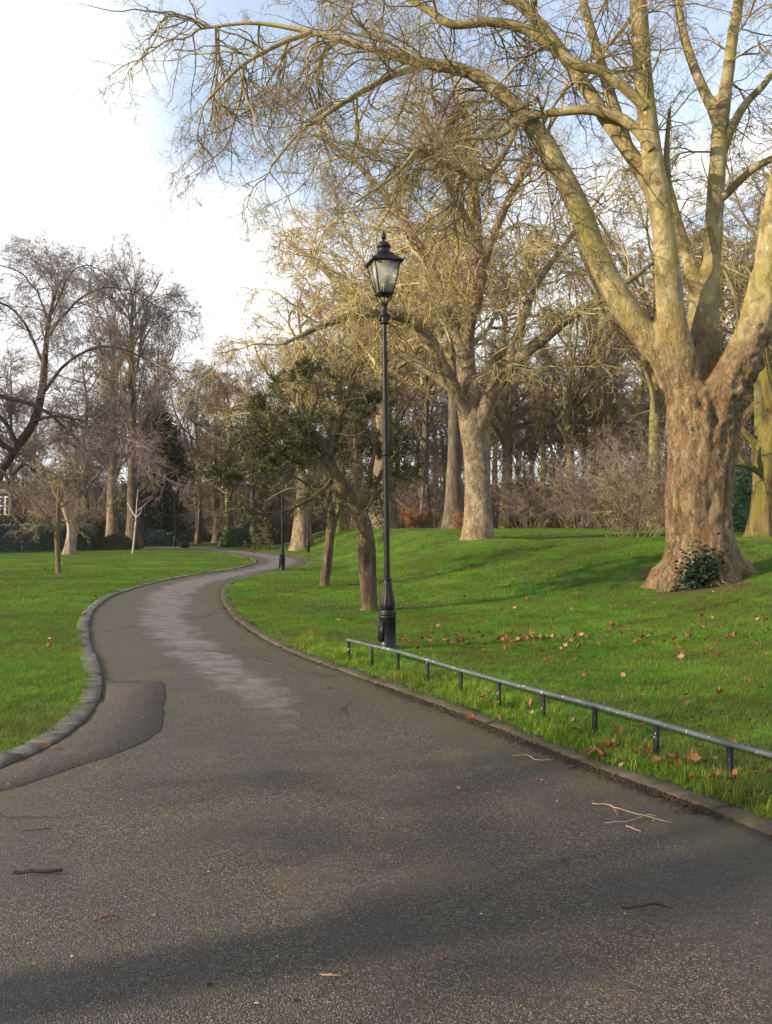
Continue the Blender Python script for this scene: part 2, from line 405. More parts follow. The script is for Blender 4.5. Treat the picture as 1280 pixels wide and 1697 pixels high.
def path_mat():
    def fn(t, tc, b):
        pos = t.add('ShaderNodeNewGeometry').outputs['Position']
        edge = t.add('ShaderNodeAttribute', attribute_name='edge').outputs['Fac']     # metres from the path side
        dry = t.add('ShaderNodeAttribute', attribute_name='dry').outputs['Fac']
        chips = t.add('ShaderNodeSeparateColor', {0: t.voro(pos, 165.0, out='Color')})
        dist = t.voro(pos, 165.0)
        r = chips.outputs[0]
        base = t.ramp(r, [(.0, (.017, .0135, .011)), (.40, (.048, .038, .029)), (.68, (.095, .073, .049)), (.88, (.165, .128, .082)), (1.0, (.36, .29, .19))])
        big = t.noise(pos, .9, 5, .6, .4)
        base = t.mix(t.mapr(big, .38, .66, .0, .5), base, (.038, .036, .036))
        base = t.mix(t.mapr(t.noise(t.mapping(pos, (1, 1, 1), (5, 3, 0)), 1.4, 5, .6), .52, .72, 0, .45), base, (.135, .10, .056))
        # pale dried-out film down the middle
        dn = t.noise(t.mapping(pos, (.8, 1.0, 1), (2.0, 1.3, 0)), 1.9, 9, .72, .8)
        dm = t.mapr(t.math('ADD', t.math('MULTIPLY', dry, .55), dn), .72, .93, 0, .85)
        st = t.mapr(t.noise(t.mapping(pos, (.9, 1.7, 1), (0, 0, 0), (0, 0, .5)), 2.9, 9, .74, .9), .36, .58, .15, 1.0)
        base = t.mix(t.math('MULTIPLY', dm, st), base, (.20, .19, .175))
        # moss and soil at the sides
        en = t.math('ADD', edge, t.math('MULTIPLY', t.math('SUBTRACT', t.noise(pos, 2.2, 5, .65), .5), 1.1))
        mo = t.mapr(en, .75, .05, 0, .75)
        base = t.mix(mo, base, (.075, .068, .026))
        so = t.mapr(t.math('ADD', edge, t.math('MULTIPLY', t.math('SUBTRACT', t.noise(pos, 9, 5, .7), .5), .35)), .16, .02, 0, .9)
        base = t.mix(so, base, (.035, .025, .016))
        # hairline cracks
        wob = t.add('ShaderNodeVectorMath', {0: pos, 1: t.add('ShaderNodeVectorMath', {0: t.noise(pos, 1.5, 6, .6, out=1), 1: (.9, .9, .9)}, operation='MULTIPLY').outputs[0]}, operation='ADD').outputs[0]
        ck = t.math('MULTIPLY', t.mapr(t.voro(wob, .32, 'DISTANCE_TO_EDGE'), .011, .004), t.mapr(t.noise(pos, .5, 2), .48, .6))
        base = t.mix(t.math('MULTIPLY', ck, .8), base, (.018, .017, .016))
        hh = t.math('SUBTRACT', 1.0, t.math('MULTIPLY', dist, 1.3))
        hh = t.math('ADD', t.math('MULTIPLY', hh, t.math('ADD', .5, r)), t.math('MULTIPLY', ck, -2.0))
        n1 = t.bump(hh, 1.0, .008)
        t.l.new(t.bump(t.noise(pos, 3.0, 4), .35, .04, n1), b.inputs['Normal'])
        t.l.new(t.mapr(big, .35, .7, .62, .50), b.inputs['Roughness'])
        return base
    return material('asphalt', fn, .6, .4)
M['path'] = path_mat()
def patch_mat():
    def fn(t, tc, b):
        pos = t.add('ShaderNodeNewGeometry').outputs['Position']
        chips = t.add('ShaderNodeSeparateColor', {0: t.voro(pos, 150.0, out='Color')}); d = t.voro(pos, 150.0)
        c = t.ramp(chips.outputs[0], [(0, (.024, .021, .019)), (.6, (.054, .047, .041)), (.95, (.090, .077, .064)), (1, (.20, .165, .12))])
        c = t.mix(t.mapr(t.noise(pos, 2.0, 5), .5, .72, 0, .5), c, (.075, .062, .042))
        t.l.new(t.bump(t.math('SUBTRACT', 1, d), .6, .005), b.inputs['Normal'])
        return c
    return material('asphalt_repair', fn, .8, .2)
M['patch'] = patch_mat()
def stone_mat(name, a, bcol, c_, moss):
    def fn(t, tc, b):
        pos = t.add('ShaderNodeNewGeometry').outputs['Position']
        rnd = t.add('ShaderNodeObjectInfo').outputs['Random']
        n = t.noise(pos, 9, 7, .65)
        c = t.ramp(n, [(.3, a), (.5, bcol), (.7, c_)])
        c = t.mix(t.math('MULTIPLY', rnd, .35), c, a)
        c = t.mix(t.mapr(t.noise(pos, 3.2, 5, .65), .46, .64, 0, .75), c, moss)
        t.l.new(t.bump(t.noise(pos, 60, 5, .7), .7, .012), b.inputs['Normal'])
        return c
    return material(name, fn, .85, .25)
M['kerb_l'] = stone_mat('kerb_grey', (.085, .077, .068), (.15, .137, .12), (.23, .21, .185), (.10, .094, .058))
M['kerb_r'] = stone_mat('kerb_buff', (.045, .037, .026), (.085, .069, .046), (.135, .112, .078), (.058, .058, .020))

def paint(name, col, rough=.35, chips=None, amount=.66, rust=None):
    def fn(t, tc, b):
        o = tc.outputs['Object']; n = t.noise(o, 14, 6, .7)
        c = t.mix(t.mapr(t.noise(o, 5, 4), .4, .7, 0, .5), col, tuple(min(1, x * 1.7 + .006) for x in col))
        if rust: c = t.mix(t.mapr(t.noise(o, 8, 6, .7), .60, .72, 0, .5), c, rust)
        if chips: c = t.mix(t.mapr(t.noise(t.mapping(o, (1, 1, 1)), 22, 5, .75, .5), amount, amount + .03, 0, .9), c, chips)
        t.l.new(t.bump(n, .25, .006), b.inputs['Normal'])
        t.l.new(t.mapr(n, .35, .7, rough, rough + .2), b.inputs['Roughness'])
        return c
    return material(name, fn, rough, .28)
M['lamp_black'] = paint('lamp_black', (.006, .0065, .0075), .36, (.16, .15, .13), .70)
M['rail_grey'] = paint('rail_grey', (.075, .088, .095), .45, (.50, .52, .50), .61)
M['post_black'] = paint('post_black', (.006, .0065, .008), .6, (.48, .50, .48), .625)
M['bin_black'] = paint('bin_black', (.020, .020, .021), .45)
def glass_mat():
    def fn(t, tc, b):
        tr = t.add('ShaderNodeBsdfTransparent', {'Color': (.80, .81, .76, 1)})
        gl = t.add('ShaderNodeBsdfGlossy', {'Roughness': .06, 'Color': (1, 1, 1, 1)})
        df = t.add('ShaderNodeBsdfDiffuse', {'Color': (.75, .72, .60, 1)})
        fr = t.add('ShaderNodeFresnel', {'IOR': 1.6}).outputs[0]
        a = t.add('ShaderNodeMixShader', {0: t.mapr(t.noise(tc.outputs['Object'], 9, 4), .3, .75, .20, .42), 1: tr.outputs[0], 2: df.outputs[0]})
        m = t.add('ShaderNodeMixShader', {0: t.math('ADD', fr, .04), 1: a.outputs[0], 2: gl.outputs[0]})
        t.l.new(m.outputs[0], t.n['Material Output'].inputs[0])
    return material('lantern_glass', fn)
M['glass'] = glass_mat()
M['white_paint'] = paint('white_paint', (.62, .62, .60), .5)
M['soil'] = bark('soil', (.022, .015, .010), (.045, .032, .02), (.075, .055, .034), 20, 1, .8, .02)
M['leaf_brown'] = leafmat('leaf_brown', ((.15, .065, .028), (.27, .12, .055), (.38, .195, .10)), .7, .2, .15, 9)
M['leaf_dark'] = leafmat('leaf_dark', ((.10, .04, .02), (.17, .07, .03), (.25, .11, .05)), .7, .2, .15, 9)
M['leaf_pale'] = leafmat('leaf_pale', ((.27, .15, .075), (.38, .23, .125), (.48, .32, .19)), .7, .2, .15, 9)
M['dead_twig'] = bark('dead_twig', (.20, .13, .07), (.38, .27, .16), (.55, .42, .28), 8, 1, .3, .01)
M['dark_stick'] = bark('dark_stick', (.018, .014, .011), (.035, .028, .022), (.06, .05, .04), 30, 1, .6, .01)
M['red_stick'] = bark('red_stick', (.09, .035, .02), (.17, .07, .04), (.27, .13, .08), 30, 1, .4, .01)
def brick_mat():
    def fn(t, tc, b):
        n = t.noise(tc.outputs['Object'], 6, 4)
        return t.ramp(n, [(.35, (.20, .065, .035)), (.65, (.33, .11, .055))])
    return material('red_brick', fn, .9, .1)
M['brick'] = brick_mat()
M['slate'] = bark('slate', (.04, .04, .045), (.07, .07, .075), (.11, .11, .115), 3, 1, .3, .02)
M['window'] = paint('window_dark', (.03, .035, .04), .15)
M['pale_stone'] = paint('pale_stone', (.36, .34, .30), .8)

# ------------------------------------------------------------------ ground and path
def grid_axis(parts):
    a = []
    for lo, hi, st in parts: a.append(np.arange(lo, hi, st))
    return np.concatenate(a + [[parts[-1][1]]])
def build_ground():
    xs = grid_axis([(-900, -120, 60), (-120, -44, 6), (-44, -18, 1.0), (-18, -9, .3), (-9, 3.2, .13), (3.2, 12, .4), (12, 40, 1.2), (40, 120, 8), (120, 900, 60)])
    ys = grid_axis([(-60, -10, 4), (-10, 0, .5), (0, 24, .13), (24, 46, .24), (46, 90, .6), (90, 160, 3), (160, 400, 30), (400, 1500, 150)])
    X, Y = np.meshgrid(xs, ys); 
    Z = lawn_z(X, Y)
    sd = np.full(X.shape, 50.0); near = (X > -50) & (X < 14) & (Y < 95)
    sd[near] = poly_sd(X[near], Y[near])
    k = sstep((sd - .03) / .10); Z = Z * k + (-.22) * (1 - k)
    V = np.stack([X, Y, Z], -1).reshape(-1, 3); ny, nx = X.shape
    i = np.arange(ny * nx).reshape(ny, nx)
    F = np.stack([i[:-1, :-1], i[:-1, 1:], i[1:, 1:], i[1:, :-1]], -1).reshape(-1, 4)
    me = np_mesh('lawn', V, F)
    wear = np.zeros(X.shape)
    for px, py, r, s in WORN:
        x, y = ground_at(px, py); wear = np.maximum(wear, s * np.exp(-(((X - x) ** 2 + (Y - y) ** 2) / r ** 2)))
    me.attributes.new('wear', 'FLOAT', 'POINT').data.foreach_set('value', wear.ravel().astype(np.float32))
    tag(link('lawn', me, M['lawn']), kind='structure')
WORN = [(1150, 978, 1.1, .85), (1060, 960, 1.0, .6), (612, 1012, .9, .75), (660, 1012, .6, .6), (540, 972, .7, .6), (97, 950, .7, .5), (792, 892, 1.6, .7), (500, 906, 2.5, .7), (115, 918, 1.2, .6), (1265, 897, 2.0, .6), (505, 928, 1.2, .8), (700, 1005, .9, .62), (760, 990, 1.2, .5), (1090, 948, 1.1, .75), (900, 1040, 1.6, .4), (1210, 968, .9, .7), (690, 1062, .6, .45), (60, 1010, 1.6, .45), (120, 1000, 1.0, .5)]
build_ground()

def build_path():
    n = 420; a = catmull(L_EDGE, n); b = catmull(R_EDGE, n); m = 22
    t = np.linspace(0, 1, m)[None, :, None]
    P = a[:, None] * (1 - t) + b[:, None] * t
    wid = np.linalg.norm(b - a, axis=1)
    V = np.concatenate([P, np.zeros((n, m, 1))], -1).reshape(-1, 3)
    V[:, 2] = .003 * vnoise(V * .9) 
    i = np.arange(n * m).reshape(n, m)
    F = np.stack([i[:-1, :-1], i[:-1, 1:], i[1:, 1:], i[1:, :-1]], -1).reshape(-1, 4)
    me = np_mesh('path', V, F)
    tt = t[0, :, 0]; e = np.minimum(tt, 1 - tt)[None] * wid[:, None]
    me.attributes.new('edge', 'FLOAT', 'POINT').data.foreach_set('value', e.ravel().astype(np.float32))
    Yc = P[..., 1]; Xc = P[..., 0]
    dry = np.interp(Yc, [5.0, 6.8, 8.5, 26, 40, 70], [0, .35, .8, 1, 1, 1]) * np.clip(1.2 - np.abs(tt - .52)[None] * np.interp(Yc, [6, 12, 25], [5.0, 4.2, 2.5]), 0, 1)
    me.attributes.new('dry', 'FLOAT', 'POINT').data.foreach_set('value', dry.ravel().astype(np.float32))
    tag(link('path', me, M['path']), kind='structure')
    # darker repair let into the near left side
    pts = [gpix(*p) for p in ((172, 1129), (266, 1129), (273, 1136), (271, 1180), (262, 1212), (243, 1227), (215, 1240), (175, 1256), (130, 1270), (85, 1287), (40, 1302), (-70, 1330), (-140, 1310), (4, 1276), (82, 1241), (133, 1207), (164, 1170))]
    pts = np.array(pts); c = pts.mean(0)
    q_ = []
    for a_, b_ in zip(pts, np.roll(pts, -1, 0)):
        m_ = max(1, int(np.linalg.norm(b_ - a_) / .06)); q_ += [a_ + (b_ - a_) * j / m_ for j in range(m_)]
    pts = np.array(q_); pts = pts + .02 * np.stack([vnoise(np.column_stack([pts * 6, 0 * pts[:, 0]])), vnoise(np.column_stack([pts * 6 + 9, 0 * pts[:, 0]]))], -1)
    g = Geo(); top = np.array([(x, y, .0048) for x, y in pts]); low = np.array([(x + (x - c[0]) * .015, y + (y - c[1]) * .015, .0) for x, y in pts])
    k = len(pts); V = np.vstack([top, low])
    F4 = [(j, (j + 1) % k, k + (j + 1) % k, k + j) for j in range(k)]
    me = np_mesh('path_repair', V, [np.array(F4), np.arange(k)[None, ::-1]])
    tag(link('path_repair', me, M['patch'], None, False), kind='structure')
build_path()

def build_kerb(name, edge, side, lens, ztop, mat, y0, y1, seed):
    rng = np.random.default_rng(seed)
    fine = catmull(edge, 4000); seg = np.linalg.norm(np.diff(fine, axis=0), axis=1); s = np.concatenate([[0], np.cumsum(seg)])
    root = tag(empty(name), kind='structure')
    at = lambda q: np.array([np.interp(q, s, fine[:, 0]), np.interp(q, s, fine[:, 1])])
    q = s[np.argmax(fine[:, 1] > y0)]; far_start = None
    while True:
        p = at(q)
        if p[1] > y1 or q > s[-1] - 2: far_start = q; break
        L = lens(p[1]) * rng.uniform(.94, 1.05); gap = rng.uniform(.003, .007)
        n = 3; zz = ztop + rng.normal(0, .003); tilt = rng.normal(0, .004); off = rng.normal(0, .004)
        prof = [(.0 + off, -.12), (.0 + off, zz - .009), (.009 + off, zz), (KERB_W - .012 + off, zz + tilt), (KERB_W + off, zz - .012), (KERB_W + off, -.12)]
        V = []
        for j in range(n):
            a = at(q + gap + (L - gap) * j / (n - 1)); tg = at(q + L * j / (n - 1) + .05) - at(q + L * j / (n - 1) - .05); tg /= np.hypot(*tg)
            nr = np.array([-tg[1], tg[0]]) * side
            for w, z in prof: V.append((*(a + nr * w), z + rng.normal(0, .0025)))
        m = len(prof); F = [(j * m + k, j * m + k + 1, (j + 1) * m + k + 1, (j + 1) * m + k) for j in range(n - 1) for k in range(m - 1)]
        e = (n - 1) * m
        F4 = F + [(0, 5, 4, 1), (1, 4, 3, 2), (e, e + 1, e + 4, e + 5), (e + 1, e + 2, e + 3, e + 4)]
        me = np_mesh('kerb_stone', np.array(V), np.array(F4)); link('kerb_stone', me, mat, root, False)
        q += L
    qs = np.linspace(far_start, s[-1] - 1, 160); V = []
    for qq in qs:
        a = at(qq); tg = at(qq + .2) - at(qq - .2); tg /= np.hypot(*tg); nr = np.array([-tg[1], tg[0]]) * side
        for w, z in ((0, -.1), (.0, ztop), (KERB_W, ztop), (KERB_W, -.1)): V.append((*(a + nr * w), z))
    i = np.arange(len(V)).reshape(-1, 4)
    F = np.vstack([np.stack([i[:-1, k], i[:-1, k + 1], i[1:, k + 1], i[1:, k]], -1) for k in range(3)])
    link('far_kerb', np_mesh('far_kerb', np.array(V), F), mat, root, False)
build_kerb('kerb', L_EDGE, 1, lambda y: .30 if y < 7.6 else .8, .022, M['kerb_l'], 3.5, 34, 3)
build_kerb('kerb', R_EDGE, -1, lambda y: .9, .020, M['kerb_r'], 1.5, 34, 4)

def litter_strip():
    """crumbs of soil and rotted leaf gathered against the right-hand kerb"""
    rng = np.random.default_rng(8); g = Geo()
    fine = catmull(R_EDGE, 1600); fine = fine[(fine[:, 1] > 2.0) & (fine[:, 1] < 17)]
    n = 9000; k = rng.integers(1, len(fine) - 1, n); p = fine[k]; tg = fine[k + 1] - fine[k - 1]; tg /= np.linalg.norm(tg, axis=1)[:, None]
    nr = np.stack([-tg[:, 1], tg[:, 0]], -1)
    dens = np.clip(.5 + 1.2 * vnoise(np.stack([p[:, 1] * 1.6, 0 * k, 0 * k], -1)), .05, 1)
    keep = rng.random(n) < dens; p = p[keep]; nr = nr[keep]; n = len(p)
    off = np.abs(rng.normal(0, .05, n)) * rng.choice([.5, 1, 2.2], n); c = p + nr * off[:, None] + rng.normal(0, .01, (n, 2)); sz = rng.uniform(.004, .017, n) * np.exp(-off * 5)
    base = np.array([(1, 0, 0), (0, 1, 0), (-1, 0, 0), (0, -1, 0), (0, 0, 1.)]); V = base[None] * rng.uniform(.5, 1.4, (n, 5, 3)) * sz[:, None, None]
    V += np.concatenate([c, np.full((n, 1), .006)], 1)[:, None]
    i = np.arange(n)[:, None] * 5; F = np.concatenate([i + np.array([[a, b, 4]]) for a, b in ((0, 1), (1, 2), (2, 3), (3, 0))])
    g.raw(V.reshape(-1, 3), None, F); tag(g.obj('soil_litter', M['soil'], None, False), 'dark soil and rotted leaf crumbs along the kerb foot', 'litter', kind='stuff')
litter_strip()

# ------------------------------------------------------------------ branches
def grow(rng, pos, dirn, length, r0, nseg, wig, trop, taper=.3, curl=0.0):
    N = len(pos); P = np.empty((N, nseg + 1, 3)); P[:, 0] = pos; d = unit(dirn); step = (length / nseg)[:, None]
    for k in range(nseg):
        tz = trop + curl * (k / max(nseg - 1, 1))
        d = d + rng.normal(0, wig, (N, 3)); d[:, 2] += tz; d = unit(d)
        P[:, k + 1] = P[:, k] + d * step
    return P, r0[:, None] * np.linspace(1, taper, nseg + 1)[None]
def spawn(rng, P, Rd, counts, t0, t1, ang, aspread, flat=0.0):
    """points, directions, radii, parent index, t along the parent"""
    N, K, _ = P.shape; idx = np.repeat(np.arange(N), counts); n = len(idx)
    t = rng.uniform(t0, t1, n); s = t * (K - 1); k = np.minimum(s.astype(int), K - 2); f = (s - k)[:, None]
    pos = P[idx, k] * (1 - f) + P[idx, k + 1] * f; tan = unit(P[idx, k + 1] - P[idx, k]); rad = Rd[idx, k] * (1 - f[:, 0]) + Rd[idx, k + 1] * f[:, 0]
    rnd = rng.normal(0, 1, (n, 3)); rnd[:, 2] *= (1 - flat); perp = unit(rnd - tan * np.sum(rnd * tan, -1, keepdims=True))
    a = np.radians(rng.normal(ang, aspread, n))[:, None]
    return pos, tan * np.cos(a) + perp * np.sin(a), rad, idx, t
def arclen(P): return np.linalg.norm(np.diff(P, axis=1), axis=2).sum(1)
def branch_out(rng, geo, P, Rd, levels, rmin=.004):
    """levels: dicts n (per parent or per metre), t0, ang, ratio/len, seg, sides, wig, trop, curl"""
    for lv in levels:
        L = arclen(P)
        cnt = rng.poisson(np.clip(lv.get('n', 0) + lv.get('per_m', 0) * L, 0, 400))
        pos, d, rad, idx, t = spawn(rng, P, Rd, cnt, lv.get('t0', .25), 1.0, lv['ang'], lv.get('asp', 14), lv.get('flat', 0))
        if len(pos) == 0: return
        if 'len' in lv: ln = rng.uniform(lv['len'][0], lv['len'][1], len(pos)) * (1 - lv.get('tip', .35) * t)
        else: ln = L[idx] * lv['ratio'] * rng.uniform(.55, 1.2, len(pos)) * (1 - lv.get('tip', .35) * t)
        r0 = np.clip(np.minimum(rad * lv.get('rk', .72), ln * lv.get('slim', .016)), rmin, None)
        if 'up' in lv: d = unit(d + np.array([0, 0, lv['up']]))
        P, Rd = grow(rng, pos, d, ln, r0, lv['seg'], lv['wig'], lv['trop'], lv.get('taper', .35), lv.get('curl', 0))
        geo.tubes(P, Rd, lv['sides'], tip=True)
    return P, Rd

# sprays: a bough with three orders of twigs, built a few times and shared by the boughs of the near trees
def make_spray(name, seed, levels, length, r0, trop, curl, wig, rmin):
    rng = np.random.default_rng(seed); g = Geo()
    P, Rd = grow(rng, np.zeros((1, 3)), np.array([[1., 0, .12]]), np.array([length]), np.array([r0]), 12, wig, trop, .2, curl)
    g.tubes(P, Rd, 6, tip=True); branch_out(rng, g, P, Rd, levels, rmin)
    return g.mesh(name)
PLANE_LV = [dict(n=13, t0=.06, ang=48, ratio=.58, seg=9, sides=4, wig=.26, trop=-.03, curl=.0, slim=.0135, asp=20, tip=.5),
            dict(n=6.5, t0=.10, ang=52, ratio=.55, seg=6, sides=3, wig=.34, trop=-.05, curl=.12, slim=.010, tip=.4),
            dict(n=4.4, t0=.12, ang=52, ratio=.66, seg=4, sides=3, wig=.36, trop=-.03, curl=.14, slim=.007)]
GOLD_LV = [dict(n=12, t0=.05, ang=50, ratio=.60, seg=10, sides=4, wig=.25, trop=-.10, curl=-.03, slim=.0145, asp=18, tip=.4),
           dict(n=5.5, t0=.08, ang=46, ratio=.64, seg=8, sides=3, wig=.30, trop=-.14, curl=.06, slim=.012),
           dict(n=2.4, t0=.1, ang=46, ratio=.60, seg=4, sides=3, wig=.34, trop=-.07, curl=.10, slim=.010)]
WEEP_LV = [dict(n=15, t0=.05, ang=42, ratio=.58, seg=9, sides=4, wig=.15, trop=-.05, curl=-.06, slim=.012, asp=16, tip=.4),
           dict(n=7, t0=.08, ang=38, ratio=.60, seg=7, sides=3, wig=.17, trop=-.07, curl=-.02, slim=.010),
           dict(n=3.5, t0=.1, ang=36, ratio=.60, seg=3, sides=3, wig=.2, trop=-.04, curl=.0, slim=.010)]
SPRAY = {'plane': [make_spray('plane_spray', 300 + i, PLANE_LV, 3.8, .034, -.03, .02, .19, .0036) for i in range(3)],
         'gold': [make_spray('gold_spray', 310 + i, GOLD_LV, 4.8, .055, -.05, -.05, .17, .0092) for i in range(3)],
         'weep': [make_spray('weeping_spray', 320 + i, WEEP_LV, 4.4, .045, .0, -.06, .12, .0105) for i in range(3)]}
def hang_sprays(root, rng, limbs, kind, mat, per_m, a0, size, flat=.55, up=.1, tip=True, ang=62):
    for P, Rd in limbs:
        P = np.asarray(P); L = np.concatenate([[0], np.cumsum(np.linalg.norm(np.diff(P, axis=0), axis=1))]); n = rng.poisson(per_m * L[-1] * (1 - a0)) + 1
        ts = list(rng.uniform(a0, 1, n)) + ([1.0] if tip else [])
        for t in ts:
            q = np.array([np.interp(t * L[-1], L, P[:, j]) for j in range(3)]); q2 = np.array([np.interp(t * L[-1] - .3, L, P[:, j]) for j in range(3)]); tan = unit(q - q2 + 1e-6)
            rnd = rng.normal(0, 1, 3); rnd[2] *= (1 - flat); perp = unit(rnd - tan * (rnd @ tan)); a = R(rng.normal(ang, 14)) if t < 1 else R(8)
            d = tan * math.cos(a) + perp * math.sin(a); d[2] += up; d = unit(d)
            zz = np.array([0, 0, 1.]) + rng.normal(0, .25, 3); y = unit(np.cross(zz, d)); z = np.cross(d, y); s_ = rng.uniform(*size) * (1 - .35 * t)
            m = SPRAY[kind][rng.integers(0, len(SPRAY[kind]))]
            o = bpy.data.objects.new('branch_spray', m); COL.objects.link(o); o.parent = root
            if not m.materials: m.materials.append(mat)
            o.matrix_basis = Matrix.Translation(Vector(q)) @ Matrix([[d[0], y[0], z[0], 0], [d[1], y[1], z[1], 0], [d[2], y[2], z[2], 0], [0, 0, 0, 1]]) @ Matrix.Diagonal((s_, s_ * rng.uniform(.85, 1.15), s_, 1))
            o['kind'] = 'stuff'

# ------------------------------------------------------------------ the great plane tree by the railing
def big_plane():
    rng = np.random.default_rng(21)
    bx, by = ground_at(1160, 966); bz = float(lawn_z(bx, by)); D0 = by
    root = empty('plane_tree', (bx, by, bz))
    tag(root, 'huge plane tree with flaky lit trunk forking low into thick pale limbs', 'tree', 'plane trees on the mound')
    k = 1.0 / FOC
    def limb(rows, dd0, dd1, n=60):
        rows = np.array(rows, float); q = catmull(rows, n); dep = D0 + np.linspace(dd0, dd1, n)
        P = np.stack([(q[:, 0] - 640) * dep * k - bx, dep - by, EYE - (q[:, 1] - HZ) * dep * k - bz], -1)
        return P, np.maximum(q[:, 2] * dep * k * (.92 if rows[0][2] < 60 else 1), .012)
    T = limb([(1158, 1000, 64), (1158, 965, 62), (1159, 930, 56), (1158, 890, 52), (1157, 850, 51), (1158, 790, 52), (1163, 740, 54), (1166, 700, 57), (1164, 668, 55), (1160, 640, 44)], 0, 0)
    LB = limb([(1152, 700, 30), (1140, 645, 32), (1126, 590, 29), (1113, 530, 26), (1107, 460, 23), (1102, 400, 21), (1094, 340, 21), (1084, 280, 20), (1074, 200, 18), (1064, 100, 17), (1058, 0, 16), (1050, -150, 12), (1040, -380, 6)], -.02, -.4)
    LA = limb([(1130, 650, 30), (1105, 600, 27), (1072, 560, 25), (1042, 520, 24), (1012, 470, 23), (985, 412, 21), (960, 345, 20), (930, 285, 19), (897, 228, 18), (860, 182, 16), (815, 142, 14), (768, 116, 12), (712, 106, 11), (650, 92, 9), (585, 72, 7), (510, 52, 5), (420, 38, 3.4), (330, 48, 2)], .05, 1.3)
    LC = limb([(1103, 385, 14), (1085, 325, 16), (1062, 280, 15), (1032, 235, 14), (1000, 190, 14), (968, 140, 13), (937, 95, 12), (903, 50, 12), (862, 5, 11), (800, -60, 8), (690, -140, 4)], -.1, .9)
    LC2 = limb([(1050, 265, 10), (1030, 215, 11), (1012, 160, 10), (994, 100, 9), (976, 40, 8), (962, -20, 7), (930, -150, 4)], .1, .6)
    LC3 = limb([(1080, 250, 8), (1055, 215, 9), (1020, 192, 9), (970, 183, 8), (920, 187, 7), (872, 197, 6), (825, 225, 5), (760, 232, 4), (690, 262, 3)], -.4, .9)
    LC4 = limb([(1070, 180, 8), (1040, 150, 9), (1000, 120, 9), (955, 108, 9), (915, 78, 9), (870, 48, 9), (815, 36, 8), (752, 40, 7.5), (712, 18, 6.5), (672, -8, 5), (600, -60, 3)], -.4, .2)
    LD = limb([(1172, 700, 34), (1168, 640, 34), (1165, 585, 31), (1164, 540, 28), (1170, 490, 24), (1178, 440, 18), (1182, 390, 17), (1186, 330, 16), (1190, 270, 15.5), (1195, 205, 15), (1206, 130, 12), (1216, 50, 11), (1228, -20, 10), (1255, -200, 5)], .3, 1.4)
    LD1 = limb([(1166, 540, 18), (1154, 490, 15), (1146, 450, 13), (1132, 400, 12), (1116, 340, 9), (1105, 270, 6), (1110, 180, 3)], .55, .9)
    LD2 = limb([(1194, 215, 10), (1178, 175, 10.5), (1158, 130, 10), (1140, 80, 9), (1128, 30, 8.5), (1120, -30, 8), (1105, -180, 4)], 1.2, 1.7)
    LD3 = limb([(1196, 262, 6), (1212, 215, 8), (1234, 175, 7), (1262, 145, 6), (1300, 105, 5), (1400, 50, 3)], 1.1, .2)
    LD4 = limb([(1190, 335, 6), (1208, 318, 7.5), (1236, 290, 7), (1262, 272, 6.5), (1300, 255, 6), (1420, 215, 3)], .9, 0)
    LE_ = limb([(1174, 720, 32), (1190, 675, 37), (1212, 630, 36), (1238, 575, 33), (1260, 510, 29), (1274, 440, 26), (1283, 370, 24), (1291, 300, 18), (1300, 220, 15), (1322, 90, 12), (1360, -90, 7)], -.1, -1.6)
    named = [('trunk', T), ('limb', LB), ('limb', LA), ('limb', LC), ('limb', LD), ('limb', LE_), ('limb', LD2), ('limb', LD1)]
    LA2 = limb([(705, 107, 6), (645, 128, 5.5), (590, 158, 5), (540, 190, 4), (495, 222, 3), (450, 275, 2)], .95, -.6)
    LA3 = limb([(862, 195, 6), (838, 250, 5.5), (802, 294, 5), (760, 282, 4.6), (716, 262, 4.2), (692, 250, 4), (655, 290, 3), (590, 335, 2)], .6, -.8)
    LA4 = limb([(520, 52, 5), (460, 75, 4), (400, 110, 3), (345, 165, 2)], 1.15, .6)
    thin = [LC2, LC3, LC4, LD3, LD4, LA2, LA3, LA4]
    # solid skin over the heavy wood
    g = Geo()
    th = np.arange(48) * 2 * math.pi / 48
    def ridged(P, Rd, amp, sides):
        n = len(P); a = np.arange(sides) * 2 * math.pi / sides
        return 1 + amp * vnoise(np.stack([np.cos(a)[None] * 2.2 + 0 * P[:, 2:3], np.sin(a)[None] * 2.2 + 0 * P[:, 2:3], P[:, 2:3] * .35 + 0 * a[None]], -1))
    P, Rd = T; fl = np.clip((.75 - P[:, 2]) / .9, 0, 1)[:, None]
    lob = .5 + .5 * np.cos(5 * th[None] + 1.2)
    g.tubes(P[None], Rd[None], 48, True, (ridged(P, Rd, .06, 48) + fl ** 2 * (.08 + .42 * lob))[None])
    for ang, ln in ((203, .70), (255, .35), (318, .42), (350, .85), (60, .7), (130, .6)):
        d = np.array([math.cos(R(ang)), math.sin(R(ang))]); s_ = np.linspace(0, 1, 10)
        rr = .42 + ln * s_ ** .9
        zz = np.interp(s_, [0, .25, .6, 1], [.85, .33, .05, -.22]); xy = d[None] * (rr - .12)[:, None]
        gz = lawn_z(bx + xy[:, 0], by + xy[:, 1]) - bz
        g.tubes(np.column_stack([xy, zz + gz])[None], np.linspace(.26, .10, 10)[None], 12, True)
    cut = .07
    tips = []
    for nm, (P, Rd) in named[1:]:
        m = int(np.argmax(Rd < cut)) if (Rd < cut).any() else len(P)
        m = max(m, 4); g.tubes(P[None, :m], Rd[None, :m], 20, True, ridged(P[:m], Rd[:m], .05, 20)[None])
        if m < len(P): tips.append((P[m - 2:], Rd[m - 2:]))
    tmp = bpy.data.objects.new('tmp', g.mesh('tmp')); COL.objects.link(tmp)
    md = tmp.modifiers.new('r', 'REMESH'); md.mode = 'VOXEL'; md.voxel_size = .042
